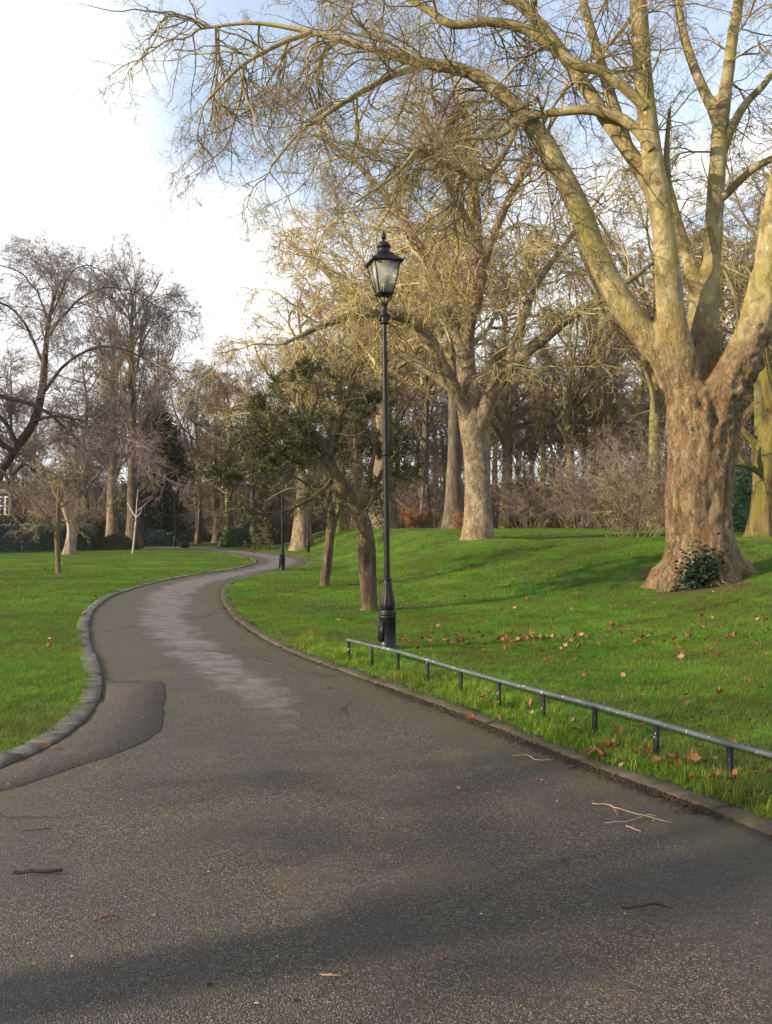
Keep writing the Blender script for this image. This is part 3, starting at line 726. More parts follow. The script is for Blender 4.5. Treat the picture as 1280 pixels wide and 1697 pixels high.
    dg = bpy.context.evaluated_depsgraph_get(); me = bpy.data.meshes.new_from_object(tmp.evaluated_get(dg))
    bpy.data.objects.remove(tmp)
    nv = len(me.vertices); V = np.empty(nv * 3, np.float32); me.vertices.foreach_get('co', V); V = V.reshape(-1, 3).astype(float)
    Nn = np.empty(nv * 3, np.float32); me.vertices.foreach_get('normal', Nn); Nn = Nn.reshape(-1, 3).astype(float)
    ql = np.empty(len(me.loops), np.int32); me.loops.foreach_get('vertex_index', ql); Q = ql.reshape(-1, 4)
    # smooth the joints
    for it in range(10):
        acc = np.zeros_like(V); c = np.zeros(nv)
        for a, b in ((0, 1), (1, 2), (2, 3), (3, 0)):
            np.add.at(acc, Q[:, a], V[Q[:, b]]); np.add.at(c, Q[:, a], 1); np.add.at(acc, Q[:, b], V[Q[:, a]]); np.add.at(c, Q[:, b], 1)
        V = V * .45 + .55 * acc / c[:, None]
    z = V[:, 2]
    burl = np.exp(-((z - 3.35) / .95) ** 2); low = sstep((4.4 - z) / 1.2)
    right = sstep((V[:, 0] - .15) / .5) * np.exp(-((z - 4.6) / 1.4) ** 2)
    disp = .028 * fbm(V * np.array([3.2, 3.2, 1.4]), 3) * (.35 + low)
    disp += (burl + right) * (.075 * np.maximum(fbm(V * 4.3 + 5, 3), -.2) + .03 * vnoise(V * 13))
    disp += low * .022 * vnoise(V * np.array([17, 17, 6.])) + low * .036 * vnoise(V * np.array([8, 8, 1.2])) + low * .03 * vnoise(V * np.array([2.6, 2.6, .5]))
    pits = np.array([[-.42, -.62, 2.75], [-.20, -.7, 3.35], [.05, -.72, 3.0], [-.45, -.6, 1.1]])
    for p_ in pits:
        disp -= .09 * np.exp(-(((V[:, 0] - p_[0]) / .07) ** 2 + ((V[:, 1] - p_[1]) / .4) ** 2 + ((z - p_[2]) / .17) ** 2))
    V = V + Nn * disp[:, None]
    # which piece of wood each face belongs to
    fc = V[Q].mean(1); best = np.full(len(fc), 1e9); lab = np.zeros(len(fc), int)
    for li, (nm, (P, Rd)) in enumerate(named):
        for p, r in zip(P[::2], Rd[::2]):
            dd = np.linalg.norm(fc - p, axis=1) - r * 1.0
            if li > 0: dd = dd + (.12 if p[2] < 3.6 else 0)
            w = dd < best; best[w] = dd[w]; lab[w] = li
    for li, (nm, _) in enumerate(named):
        q = Q[lab == li]
        if len(q) == 0: continue
        u, inv = np.unique(q, return_inverse=True)
        link(nm, np_mesh(nm, V[u], inv.reshape(-1, 4)), M['plane_bark'], root)
    bpy.data.meshes.remove(me)
    for P, Rd in thin:
        g = Geo(); w = P + .02 * fbm(P * 1.5, 2)[:, None] * np.array([1, .4, 1]); g.tubes(w, Rd, 10); g.obj('bough', M['plane_bark'], root)
    cg = Geo()
    for P, Rd in tips: cg.tubes(P, Rd, 8)
    for args in (([LA], 2.2, .36, (.75, 1.25), .35, .06), ([LA2, LA4], 2.8, .15, (.6, 1.05), .3, .02), ([LA3], 2.4, .2, (.5, .85), .35, .0), ([LC, LC4], 1.5, .25, (.7, 1.15)), ([LC3], 1.9, .3, (.5, .95)), ([LC2, LB], .9, .42, (.55, 1.0)),
                 ([LD, LD2, LD3, LD4, LE_], .85, .45, (.55, 1.0)), ([LD1], 1.0, .4, (.3, .55)), ([LA, LB], .35, .14, (.18, .4))):
        hang_sprays(root, rng, args[0], 'plane', M['plane_twig'], *args[1:])
    tag(cg.obj('crown', M['plane_twig'], root), kind='stuff')
    # ivy and epicormic leaves at the foot
    iv = tag(empty('ivy_clump', (0, 0, 0)), 'dark glossy ivy clump growing at the foot of the huge plane trunk', 'ivy')
    n = 1500; c = pix(1160, 945, by - .74)
    pt = c + rng.normal(0, 1, (n, 3)) * np.array([.17, .10, .19]); pt[:, 2] -= .10 * np.abs(rng.normal(0, 1, n)); pt[:, 0] -= (c[2] - pt[:, 2]) * .25
    pt[:, 2] = np.maximum(pt[:, 2], lawn_z(pt[:, 0], pt[:, 1]) + .02)
    o = leaf_cloud('leaves', pt, (.028, .055), M['ivy_leaf'], iv, rng, .8); tag(o, kind='stuff')
    g = Geo(); st = np.column_stack([rng.normal(c[0], .14, 26), np.full(26, c[1] + .1), np.full(26, bz - .05)])
    P, Rd = grow(rng, st, np.tile([[.1, -.1, 1.]], (26, 1)), rng.uniform(.25, .6, 26), np.full(26, .008), 5, .25, .02); g.tubes(P, Rd, 4)
    tag(g.obj('stems', M['thorn_twig'], iv), kind='stuff')
    return root

def leaf_cloud(name, pts, size, mat, parent, rng, flat=.0, asp=.6):
    n = len(pts); a = rng.normal(0, 1, (n, 3)); a[:, 2] *= (1 - flat); a = unit(a); b = unit(np.cross(a, rng.normal(0, 1, (n, 3))))
    s = rng.uniform(size[0], size[1], n)[:, None]; nr = np.cross(a, b) * s * .18
    V = np.stack([pts - a * s, pts + b * s * asp + nr, pts + a * s, pts - b * s * asp + nr], 1).reshape(-1, 3)
    return link(name, np_mesh(name, V, np.arange(4 * n).reshape(n, 4)), mat, parent, False)
big_plane()

# ------------------------------------------------------------------ trees in general
HAB = {
 'plane': dict(t0=.28, lv=[dict(n=15, ang=48, ratio=.52, seg=9, sides=6, wig=.17, trop=.03, curl=-.05, slim=.022, t0=.28, tip=.5, asp=16),
        dict(n=10, t0=.15, ang=48, ratio=.5, seg=6, sides=4, wig=.22, trop=-.02, curl=-.05, slim=.018),
        dict(n=9, t0=.1, ang=50, ratio=.5, seg=4, sides=3, wig=.26, trop=-.07, curl=-.05, slim=.014),
        dict(n=7, t0=.1, ang=48, ratio=.6, seg=3, sides=3, wig=.26, trop=-.08, curl=.1, slim=.012)]),
 'arch': dict(t0=.3, lv=[dict(n=17, ang=62, ratio=.55, seg=9, sides=6, wig=.13, trop=.05, curl=-.14, slim=.02, t0=.3, tip=.5, asp=12),
        dict(n=10, t0=.12, ang=42, ratio=.55, seg=6, sides=4, wig=.15, trop=.02, curl=-.12, slim=.016),
        dict(n=9, t0=.1, ang=38, ratio=.55, seg=4, sides=3, wig=.17, trop=-.02, curl=-.10, slim=.013),
        dict(n=7, t0=.1, ang=36, ratio=.6, seg=3, sides=3, wig=.16, trop=-.04, curl=-.05, slim=.011)]),
 'lime': dict(t0=.25, lv=[dict(n=26, ang=40, ratio=.36, seg=8, sides=5, wig=.14, trop=.06, curl=.02, slim=.017, t0=.28, tip=.40, asp=12),
        dict(n=9, t0=.15, ang=40, ratio=.5, seg=5, sides=4, wig=.16, trop=.05, slim=.016),
        dict(n=8, t0=.12, ang=42, ratio=.5, seg=4, sides=3, wig=.2, trop=.03, slim=.013),
        dict(n=6, t0=.1, ang=42, ratio=.6, seg=2, sides=3, wig=.2, trop=.02, slim=.012)]),
 'vase': dict(t0=.2, lv=[dict(n=14, ang=34, ratio=.7, seg=9, sides=6, wig=.12, trop=.05, curl=-.02, slim=.02, t0=.35, tip=.4, asp=12),
        dict(n=9, t0=.2, ang=42, ratio=.42, seg=6, sides=4, wig=.18, trop=.0, slim=.017),
        dict(n=8, t0=.1, ang=48, ratio=.5, seg=4, sides=3, wig=.24, trop=-.05, curl=-.04, slim=.014),
        dict(n=6, t0=.1, ang=48, ratio=.6, seg=3, sides=3, wig=.24, trop=-.06, slim=.012)]),
}
def make_tree(name, base, height, r, seed, habit, bm, tm, lean=(0, 0), leader=.85, dens=1.0, flare=.35, rmin=.012, trunk_pts=None, crowns=2):
    rng = np.random.default_rng(seed); x, y = base; z = float(lawn_z(x, y)) - .05
    root = empty(name, (x, y, z)); H = HAB[habit]
    n = 26; t = np.linspace(0, 1, n); h = height * leader
    if trunk_pts is None:
        P = np.column_stack([lean[0] * t * h + .018 * h * vnoise(np.stack([t * 4, 0 * t + seed, 0 * t], -1)) * t, lean[1] * t * h + .018 * h * vnoise(np.stack([t * 4, 0 * t, 0 * t + seed], -1)) * t, t * h])
        Rd = r * (1 - .86 * t ** .9) + r * flare * np.exp(-t * h / (r * 2.4))
    else:
        P, Rd = trunk_pts
    g = Geo(); sd_ = 14; a = np.arange(sd_) * 2 * math.pi / sd_
    sh = 1 + .09 * vnoise(np.stack([np.cos(a)[None] * 1.7 + P[:, 0:1] * 0 + seed, np.sin(a)[None] * 1.7 + 0 * P[:, 0:1], P[:, 2:3] * .7 + 0 * a[None]], -1)) + .16 * np.exp(-P[:, 2:3] / (r * 2)) * np.cos(5 * a[None] + seed)
    g.tubes(P, Rd, sd_, False, sh[None]); g.obj('trunk', bm, root)
    cg = Geo(); lv = [dict(l) for l in H['lv']]
    for l in lv[1:]: l['n'] *= dens ** .5
    branch_out(rng, cg, P[None], Rd[None], lv, rmin)
    c1 = tag(cg.obj('crown', tm, root), kind='stuff')
    for q in range(1, crowns):
        c2 = c1.copy(); COL.objects.link(c2); c2.rotation_euler = (0, 0, 2.2 * q); c2.scale = (1, 1, 1 - .04 * q)
    return root

# the golden plane behind the lamp
def gold_plane():
    rng = np.random.default_rng(5); bx, by = ground_at(793, 892); bz = float(lawn_z(bx, by)); D0 = by; k = 1 / FOC
    root = tag(empty('plane_tree', (bx, by, bz)), 'plane tree on the mound crest, smooth lit trunk, curtain of golden drooping twigs', 'tree', 'plane trees on the mound')
    def limb(rows, dd0, dd1, n=30):
        q = catmull(np.array(rows, float), n); dep = D0 + np.linspace(dd0, dd1, n)
        return np.stack([(q[:, 0] - 640) * dep * k - bx, dep - by, EYE - (q[:, 1] - HZ) * dep * k - bz], -1), q[:, 2] * dep * k
    T = limb([(793, 905, 34), (793, 885, 27), (793, 850, 23), (792, 800, 21), (791, 750, 22), (787, 710, 24), (780, 670, 22), (774, 620, 17), (772, 560, 15), (782, 490, 12), (790, 400, 10), (784, 300, 8), (770, 180, 4)], 0, .5, 60)
    A = limb([(795, 710, 15), (815, 655, 14), (850, 606, 12), (900, 562, 10), (950, 522, 8), (1010, 488, 6), (1090, 430, 3)], 0, -2)
    B = limb([(838, 620, 9), (862, 545, 7.5), (890, 470, 6), (945, 395, 4), (1000, 320, 2)], -.2, 2.5)
    C = limb([(775, 690, 13), (740, 615, 11), (700, 545, 10), (650, 520, 9), (600, 520, 7.5), (545, 535, 6), (470, 570, 3)], 0, -4)
    E = limb([(776, 610, 11), (730, 480, 9), (670, 370, 7), (600, 280, 5), (520, 220, 2.5)], 0, 3)
    G = limb([(785, 480, 9), (830, 360, 7), (880, 260, 5), (930, 180, 2.5)], .2, -3)
    Hh = limb([(760, 650, 9), (690, 600, 8), (620, 560, 6), (560, 470, 5), (480, 400, 2.5)], 0, 3.5)
    I = limb([(775, 560, 9), (800, 430, 7), (740, 300, 5), (700, 200, 2)], 0, -4.5)
    g = Geo(); a = np.arange(20) * 2 * math.pi / 20; P, Rd = T
    sh = 1 + .06 * vnoise(np.stack([np.cos(a)[None] * 2 + 0 * P[:, :1], np.sin(a)[None] * 2 + 0 * P[:, :1], P[:, 2:3] * .8 + 0 * a[None]], -1))
    g.tubes(P, Rd, 20, False, sh[None]); g.obj('trunk', M['far_plane_bark'], root)
    for P, Rd in (A, B, C, E, G, Hh, I):
        g = Geo(); g.tubes(P, Rd, 10); g.obj('limb', M['far_plane_bark'], root)
    hang_sprays(root, rng, [A, B, C, E, G, Hh, I], 'gold', M['gold_twig'], 1.35, .14, (.8, 1.35), .3, .14)
    hang_sprays(root, rng, [(T[0][30:], T[1][30:])], 'gold', M['gold_twig'], 2.4, .0, (.7, 1.2), .3, .1)
gold_plane()

def tpix(px, py): return ground_at(px, py)
def at_d(px, d): return ((px - 640) * d / FOC, d)
PG = 'plane trees on the mound'
def again(src, px, d, label, rz, sc, cat=None, group=None, mats=None):
    o = copy_tree(src); x, y = at_d(px, d); o.location = (x, y, float(lawn_z(x, y)) - .1); o.rotation_euler = (0, 0, rz); o.scale = sc if isinstance(sc, tuple) else (sc, sc, sc)
    o['label'] = label
    if group: o['group'] = group
    if mats:
        for ch in o.children:
            ch.material_slots[0].link = 'OBJECT'; ch.material_slots[0].material = M[mats[0] if ch.name.startswith('trunk') else mats[1]]
    return o
t3b = tag(make_tree('plane_tree', at_d(632, 52), 22, .62, 32, 'plane', M['far_plane_bark'], M['gold_twig'], flare=.7), 'plane tree showing a lit flared trunk just behind the near lamp column', 'tree', PG)
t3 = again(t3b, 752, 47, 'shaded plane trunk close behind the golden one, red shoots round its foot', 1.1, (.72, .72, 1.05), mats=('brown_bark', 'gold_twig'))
t4 = again(t3b, 501, 56, 'plane tree with broad flared trunk beyond the bend of the path', 2.1, (.9, .9, .85))
VG = 'bare trees across the far lawn'
t5 = tag(make_tree('bare_tree', at_d(945, 62), 20, .42, 33, 'vase', M['olive_bark'], M['olive_twig'], leader=.8), 'olive barked tree with straight lit trunk and upswept boughs behind the mound', 'tree', VG)
t7 = again(t5, 1085, 50, 'bare olive tree half hidden behind the huge plane trunk', 2.5, (1.1, 1.1, 1.15))
# two tall limes and the arching trees on the left
LG = 'tall bare trees behind the left lawn'
l1 = tag(make_tree('lime_tree', at_d(222, 66), 23.5, .55, 41, 'lime', M['brown_bark'], M['brown_twig'], flare=.5, dens=1.0, rmin=.010), 'tall straight lime tree rising behind the white sapling', 'tree', LG)
l2 = again(l1, 187, 70, 'tall tree with pale lit trunk behind the hedge end', 2.0, (.95, .95, .86), mats=('far_plane_bark', 'brown_twig'))
l3 = again(l1, 262, 84, 'tall lime tree standing behind the dark yew', 4.1, (.85, .85, .95))
t6 = again(l1, 842, 66, 'slim young tree standing beside the distant lamp post on the mound', 3.0, (.32, .32, .5), group=VG, mats=('olive_bark', 'olive_twig'))
a1 = tag(make_tree('arching_tree', at_d(142, 74), 19, .42, 43, 'arch', M['brown_bark'], M['brown_twig'], dens=1.1, crowns=1, rmin=.010), 'arching purple brown tree between the hedge and the tall limes', 'tree', LG)
again(a1, 20, 88, 'arching brown tree rising behind the brick building', 5.0, (1.1, 1.1, 1.05))
def weeping():
    d = 58.0; k = 1 / FOC; rng = np.random.default_rng(44); bx, by = at_d(-42, d); bz = float(lawn_z(bx, by))
    root = tag(empty('weeping_tree', (bx, by, bz)), 'wide weeping tree whose long arching boughs hang over the clipped hedge', 'tree', LG)
    def limb(rows, dd0, dd1, n=30):
        q = catmull(np.array(rows, float), n); dep = d + np.linspace(dd0, dd1, n)
        return np.stack([(q[:, 0] - 640) * dep * k - bx, dep - by, EYE - (q[:, 1] - HZ) * dep * k - bz], -1), q[:, 2] * dep * k
    T = limb([(-42, 918, 12), (-34, 870, 10), (-14, 812, 9), (18, 755, 8.5), (56, 700, 8.5), (70, 645, 7.5), (75, 590, 6), (82, 530, 4), (96, 470, 2)], 0, 1, 60)
    g = Geo(); g.tubes(T[0], T[1] * .82, 14); g.obj('trunk', M['weep_bark'], root)
    Ls = [limb(*r) for r in (([(69, 655, 5), (108, 603, 4.2), (160, 576, 3.4), (215, 582, 2.6), (268, 612, 1.9), (318, 655, 1)], 1, -2), ([(34, 742, 6), (0, 690, 5), (-50, 655, 3.5), (-110, 650, 1.5)], 0, -2),
        ([(74, 605, 4.5), (42, 540, 3.6), (2, 500, 2.6), (-60, 478, 1.2)], 1, -1), ([(78, 565, 4), (118, 508, 3), (172, 478, 2.1), (232, 490, 1.5), (288, 532, .8)], 1, 3), ([(58, 696, 5), (108, 690, 3.6), (168, 708, 2.7), (222, 744, 1.8), (262, 785, 1)], 0, -3),
        ([(30, 752, 7), (-20, 720, 7.5), (-90, 690, 6)], 0, -2), ([(-80, 640, 8), (-20, 650, 7), (48, 668, 5.5), (100, 700, 4), (142, 745, 2)], -3, -1), ([(81, 540, 3), (62, 482, 2.4), (28, 448, 1.6), (-25, 432, .9)], 1, 2), ([(85, 520, 3), (112, 462, 2.2), (140, 440, 1.3), (180, 452, .7)], 1, -2),
        ([(20, 785, 6), (42, 770, 4), (66, 790, 3), (95, 828, 1.4)], 0, 1), ([(14, 800, 5), (-8, 765, 4), (-40, 760, 2)], 0, 1))]
    Ls = [(P + .16 * np.stack([fbm(P * .7 + 3 * q, 3) for q in range(3)], -1), Rd * .60) for P, Rd in Ls]
    for P, Rd in Ls: g = Geo(); g.tubes(P, Rd, 9); g.obj('bough', M['weep_bark'], root)
    hang_sprays(root, rng, Ls + [(T[0][36:], T[1][36:])], 'weep', M['purple_twig'], 1.45, .12, (.7, 1.25), .3, .12, ang=56)
weeping()

# the dark leafy thorns beside the lamp
def thorn(label, rows, d, limbs, crowns, seed, nleaf):
    rng = np.random.default_rng(seed); bx, by = (rows[0][0] - 640) * d / FOC, d; bz = float(lawn_z(bx, by)); k = 1 / FOC
    root = tag(empty('thorn_tree', (bx, by, bz)), label, 'tree', 'thorn trees beside the path')
    def limb(rows, dd0, dd1, n=26):
        q = catmull(np.array(rows, float), n); dep = d + np.linspace(dd0, dd1, n)
        return np.stack([(q[:, 0] - 640) * dep * k - bx, dep - by, EYE - (q[:, 1] - HZ) * dep * k - bz], -1), q[:, 2] * dep * k
    T = limb(rows, 0, -.3, 60); g = Geo(); a = np.arange(20) * 2 * math.pi / 20; P, Rd = T
    sh = 1 + .11 * vnoise(np.stack([np.cos(a)[None] * 2.4 + 0 * P[:, :1], np.sin(a)[None] * 2.4 + seed + 0 * P[:, :1], P[:, 2:3] * 1.1 + 0 * a[None]], -1))
    g.tubes(P, Rd, 20, False, sh[None]); g.obj('trunk', M['thorn_bark'], root)
    Ls = [T] + [limb(*l) for l in limbs]
    for P, Rd in Ls[1:]:
        g = Geo(); P = P + .03 * fbm(P * 2.5 + seed, 2)[:, None]; g.tubes(P, Rd, 9); g.obj('limb', M['thorn_bark'], root)
    cg = Geo(); PP = np.stack([catmull(np.column_stack([P, Rd]), 26)[:, :3] for P, Rd in [(T[0][34:], T[1][34:])] + Ls[1:]]); RR = np.stack([np.interp(np.linspace(0, 1, 26), np.linspace(0, 1, len(r_)), r_) for r_ in [T[1][34:]] + [x[1] for x in Ls[1:]]])
    e = branch_out(rng, cg, PP, RR, [dict(per_m=crowns, t0=.15, ang=60, len=(.6, 1.45), seg=7, sides=4, wig=.25, trop=-.01, curl=-.03, slim=.015, up=.1, tip=.3),
        dict(n=9, t0=.1, ang=52, ratio=.5, seg=5, sides=3, wig=.28, trop=-.03, slim=.013),
        dict(n=5, t0=.1, ang=52, ratio=.55, seg=3, sides=3, wig=.3, trop=-.01, slim=.012)], .005)
    tag(cg.obj('crown', M['thorn_twig'], root), kind='stuff')
    P, Rd = e; n = len(P); i = rng.integers(0, n, nleaf); j = rng.integers(1, P.shape[1], nleaf)
    # leaves cling in tufts, mostly high in the crown
    pts = P[i, j] + rng.normal(0, .03, (nleaf, 3)); zc = pts[:, 2]; keep = rng.random(nleaf) < np.clip(.25 + .75 * sstep((zc - 1.7) / 1.2), 0, 1) * (fbm(pts * 1.1 + seed, 2) > -.35)
    tag(leaf_cloud('leaves', pts[keep], (.013, .029), M['thorn_leaf'], root, rng, .2, .5), kind='stuff')
d1 = ground_at(612, 1012)[1]; d2 = ground_at(540, 972)[1]
thorn('leaning dark thorn tree with reddish curved trunk just left of the near lamp', [(613, 1022, 18), (612, 1000, 14.5), (610, 950, 14), (608, 905, 14.5), (602, 868, 14), (590, 838, 12), (570, 810, 11), (553, 780, 9.5), (540, 752, 8), (522, 730, 6), (490, 712, 4), (440, 690, 2)], d1,
      [([(603, 862, 7), (612, 828, 5.5), (626, 798, 4), (640, 772, 3), (662, 742, 1.5)], 0, .8), ([(598, 850, 5), (612, 800, 4), (622, 740, 3), (618, 690, 2), (602, 650, 1)], 0, .3), ([(555, 790, 4), (535, 812, 3.5), (505, 832, 2.6), (470, 848, 1.8), (425, 850, 1)], 0, -1.2),
       ([(545, 762, 5), (556, 712, 4), (575, 672, 3), (605, 645, 1.5)], 0, 1.4), ([(532, 742, 5), (510, 695, 4), (500, 660, 2.5), (515, 635, 1.2)], 0, .9), ([(525, 735, 4), (480, 740, 3), (440, 760, 2), (405, 790, 1)], -.2, 1.2), ([(600, 855, 4), (632, 812, 3), (665, 795, 2), (690, 800, 1)], 0, 1.8), ([(540, 755, 4), (500, 770, 3), (455, 740, 2), (410, 690, 1)], -.1, -1.4)], 3.2, 61, 72000)
thorn('smaller upright thorn tree standing behind the leaning one', [(538, 980, 11), (538, 965, 8.5), (543, 930, 8), (547, 890, 7.5), (551, 865, 8), (548, 840, 5), (542, 800, 4), (530, 750, 2)], d2,
      [([(553, 868, 4), (565, 845, 3), (585, 825, 2), (610, 810, 1)], 0, .8), ([(548, 860, 4), (530, 830, 3), (505, 800, 2), (470, 780, 1)], 0, -1), ([(551, 850, 3), (560, 800, 2.5), (575, 750, 1.4)], 0, 1.5), ([(546, 850, 3), (520, 815, 2.2), (480, 810, 1.5), (440, 830, 1)], 0, 1.6)], 2.4, 62, 20000)

# small trees on the left lawn
def little_tree(name, label, rows, limbs, d, bm, tm, seed, crown=None, group=None):
    rng = np.random.default_rng(seed); bx, by = (rows[0][0] - 640) * d / FOC, d; bz = float(lawn_z(bx, by)); k = 1 / FOC
    root = tag(empty(name, (bx, by, bz)), label, 'tree', group)
    def limb(rows, dd0, dd1, n=22):
        q = catmull(np.array(rows, float), n); dep = d + np.linspace(dd0, dd1, n)
        return np.stack([(q[:, 0] - 640) * dep * k - bx, dep - by, EYE - (q[:, 1] - HZ) * dep * k - bz], -1), q[:, 2] * dep * k
    T = limb(rows, 0, 0, 30); g = Geo(); g.tubes(T[0], T[1], 12); g.obj('trunk', bm, root); Ls = [limb(*l) for l in limbs]
    for P, Rd in Ls: g = Geo(); g.tubes(P, Rd, 7); g.obj('branch', bm, root)
    if crown:
        cg = Geo(); a = [(catmull(T[0][14:], 22), np.interp(np.linspace(0, 1, 22), np.linspace(0, 1, 16), T[1][14:]))] + Ls
        branch_out(rng, cg, np.stack([x[0] for x in a]), np.stack([x[1] for x in a]), crown, .008)
        tag(cg.obj('crown', tm, root), kind='stuff')
    return root
d3 = ground_at(97, 951)[1]
little_tree('small_tree', 'small crab tree with mossy forked trunk alone on the left lawn', [(98, 954, 6.5), (97, 946, 4.6), (96, 915, 4.2), (95, 885, 4.4), (97, 868, 3.4), (97, 840, 3), (98, 805, 1.6), (100, 780, .8)],
    [([(95, 884, 3), (86, 872, 2.6), (78, 862, 2.2), (66, 842, 1.6), (48, 825, .8)], 0, -.4), ([(97, 845, 2), (112, 832, 1.4), (128, 822, .8)], 0, .6), ([(76, 860, 1.4), (60, 868, 1), (38, 872, .5)], -.2, -.8), ([(97, 862, 1.6), (120, 862, 1.2), (130, 852, .8), (152, 846, .4)], 0, -.6), ([(97, 830, 2), (84, 800, 1.2), (80, 775, .6)], 0, .8), ([(98, 835, 2), (110, 800, 1.2), (118, 770, .6)], 0, -.8)], d3, M['crab_bark'], M['olive_twig'], 71,
    [dict(per_m=5, t0=.2, ang=55, len=(.6, 1.5), seg=6, sides=4, wig=.2, trop=.02, slim=.012), dict(n=8, t0=.1, ang=50, ratio=.5, seg=4, sides=3, wig=.25, trop=.0, slim=.012), dict(n=5, t0=.1, ang=50, ratio=.5, seg=2, sides=3, wig=.25, trop=0., slim=.011)])
d4 = ground_at(222, 917)[1]
little_tree('white_sapling', 'thin white barked sapling with few branches on the left lawn', [(220, 918, 2.1), (222, 900, 1.7), (224, 880, 1.5), (226, 856, 1.3), (227, 835, .9), (229, 812, .4)],
    [([(226, 858, 1.1), (218, 846, .9), (211, 832, .5)], 0, .5), ([(226, 862, 1.), (218, 860, .8), (210, 857, .5)], 0, -.5), ([(227, 848, .9), (236, 840, .7), (243, 834, .4)], 0, .6), ([(227, 857, .9), (233, 850, .7), (236, 842, .4)], 0, -.6)], d4, M['pale_bark'], M['pale_bark'], 72,
    [dict(per_m=1.2, t0=.2, ang=45, len=(.3, .8), seg=4, sides=3, wig=.2, trop=.05, slim=.012)])
def snag():
    x, y = ground_at(115, 919); z = float(lawn_z(x, y)); k = y / FOC
    root = tag(empty('broken_tree', (x, y, z)), 'old broken leaning trunk with splintered side in front of the hedge', 'tree')
    f = lambda px, py, dy=0: ((px - 640) * k - x, dy, EYE - (py - HZ) * k - z)
    q = catmull(np.array([(*f(114, 928), 15 * k), (*f(116, 910), 10 * k), (*f(119, 890), 8.5 * k), (*f(117, 872), 6 * k), (*f(112, 855), 5 * k), (*f(106, 842), 3.6 * k), (*f(102, 832), 1.5 * k)]), 40)
    g = Geo(); a = np.arange(16) * 2 * math.pi / 16; sh = 1 + .2 * vnoise(np.stack([np.cos(a)[None] * 3 + 0 * q[:, :1], np.sin(a)[None] * 3 + 0 * q[:, :1], q[:, 2:3] + 0 * a[None]], -1))
    g.tubes(q[:, :3], q[:, 3], 16, False, sh[None]); g.obj('trunk', M['snag_bark'], root)
    g = Geo(); q = catmull(np.array([(*f(120, 912), 5 * k), (*f(123, 895), 4 * k), (*f(125, 884), 2.2 * k), (*f(129, 876), .3 * k)]), 14); g.tubes(q[:, :3], q[:, 3], 7); g.obj('splinter', M['snag_bark'], root)
snag()
# gnarled mossy tree at the right edge
def gnarled():
    d = 27.0; k = 1 / FOC
    bx, by = at_d(1272, d); bz = float(lawn_z(bx, by)); zt = EYE - (895 - HZ) * d * k; rng = np.random.default_rng(12); off = zt - bz
    root = tag(empty('gnarled_tree', (bx, by, bz)), 'gnarled fluted tree with moss green low branch beyond the huge plane', 'tree')
    def limb(rows, dd0, dd1, n=26):
        q = catmull(np.array(rows, float), n); dep = d + np.linspace(dd0, dd1, n)
        return np.stack([(q[:, 0] - 640) * dep * k - bx, dep - by, EYE - (q[:, 1] - HZ) * dep * k - bz - off], -1), q[:, 2] * dep * k
    T = limb([(1270, 910, 40), (1272, 890, 32), (1273, 850, 25), (1274, 800, 23), (1278, 760, 27), (1282, 720, 24), (1284, 680, 14), (1270, 620, 10), (1262, 560, 9), (1270, 470, 7), (1265, 380, 3)], 0, .4, 50)
    g = Geo(); a = np.arange(28) * 2 * math.pi / 28; P, Rd = T
    sh = 1 + .13 * np.cos(9 * a[None] + 1.5 * np.sin(P[:, 2:3] * .6)) + .1 * vnoise(np.stack([np.cos(a)[None] * 2 + 0 * P[:, :1], np.sin(a)[None] * 2 + 0 * P[:, :1], P[:, 2:3] + 0 * a[None]], -1))
    g.tubes(P, Rd, 28, False, sh[None]); g.obj('trunk', M['mossy_bark'], root)
    Ls = [limb(*r) for r in (([(1268, 790, 6), (1248, 778, 5), (1232, 772, 4.5), (1215, 770, 3), (1200, 765, 1.5)], 0, -.8), ([(1236, 774, 3), (1222, 750, 3), (1212, 735, 2), (1206, 715, 1)], -.4, -.6), ([(1270, 760, 10), (1250, 735, 7), (1232, 715, 5), (1222, 700, 3), (1210, 690, 1)], 0, .6), ([(1285, 720, 14), (1300, 640, 10), (1310, 540, 8), (1330, 420, 4)], 0, -.4), ([(1290, 760, 12), (1330, 700, 9), (1380, 640, 5)], 0, .5))]
    for P, Rd in Ls: g = Geo(); g.tubes(P, Rd, 10); g.obj('limb', M['mossy_bark'], root)
    cg = Geo(); branch_out(rng, cg, np.stack([catmull(T[0][24:], 26)] + [x[0] for x in Ls]), np.stack([T[1][24:]] + [x[1] for x in Ls]), [dict(per_m=1.7, t0=.3, ang=55, len=(1.2, 3), seg=7, sides=4, wig=.2, trop=0, slim=.015)] + HAB['plane']['lv'][2:], .005)
    tag(cg.obj('crown', M['olive_twig'], root), kind='stuff')
gnarled()

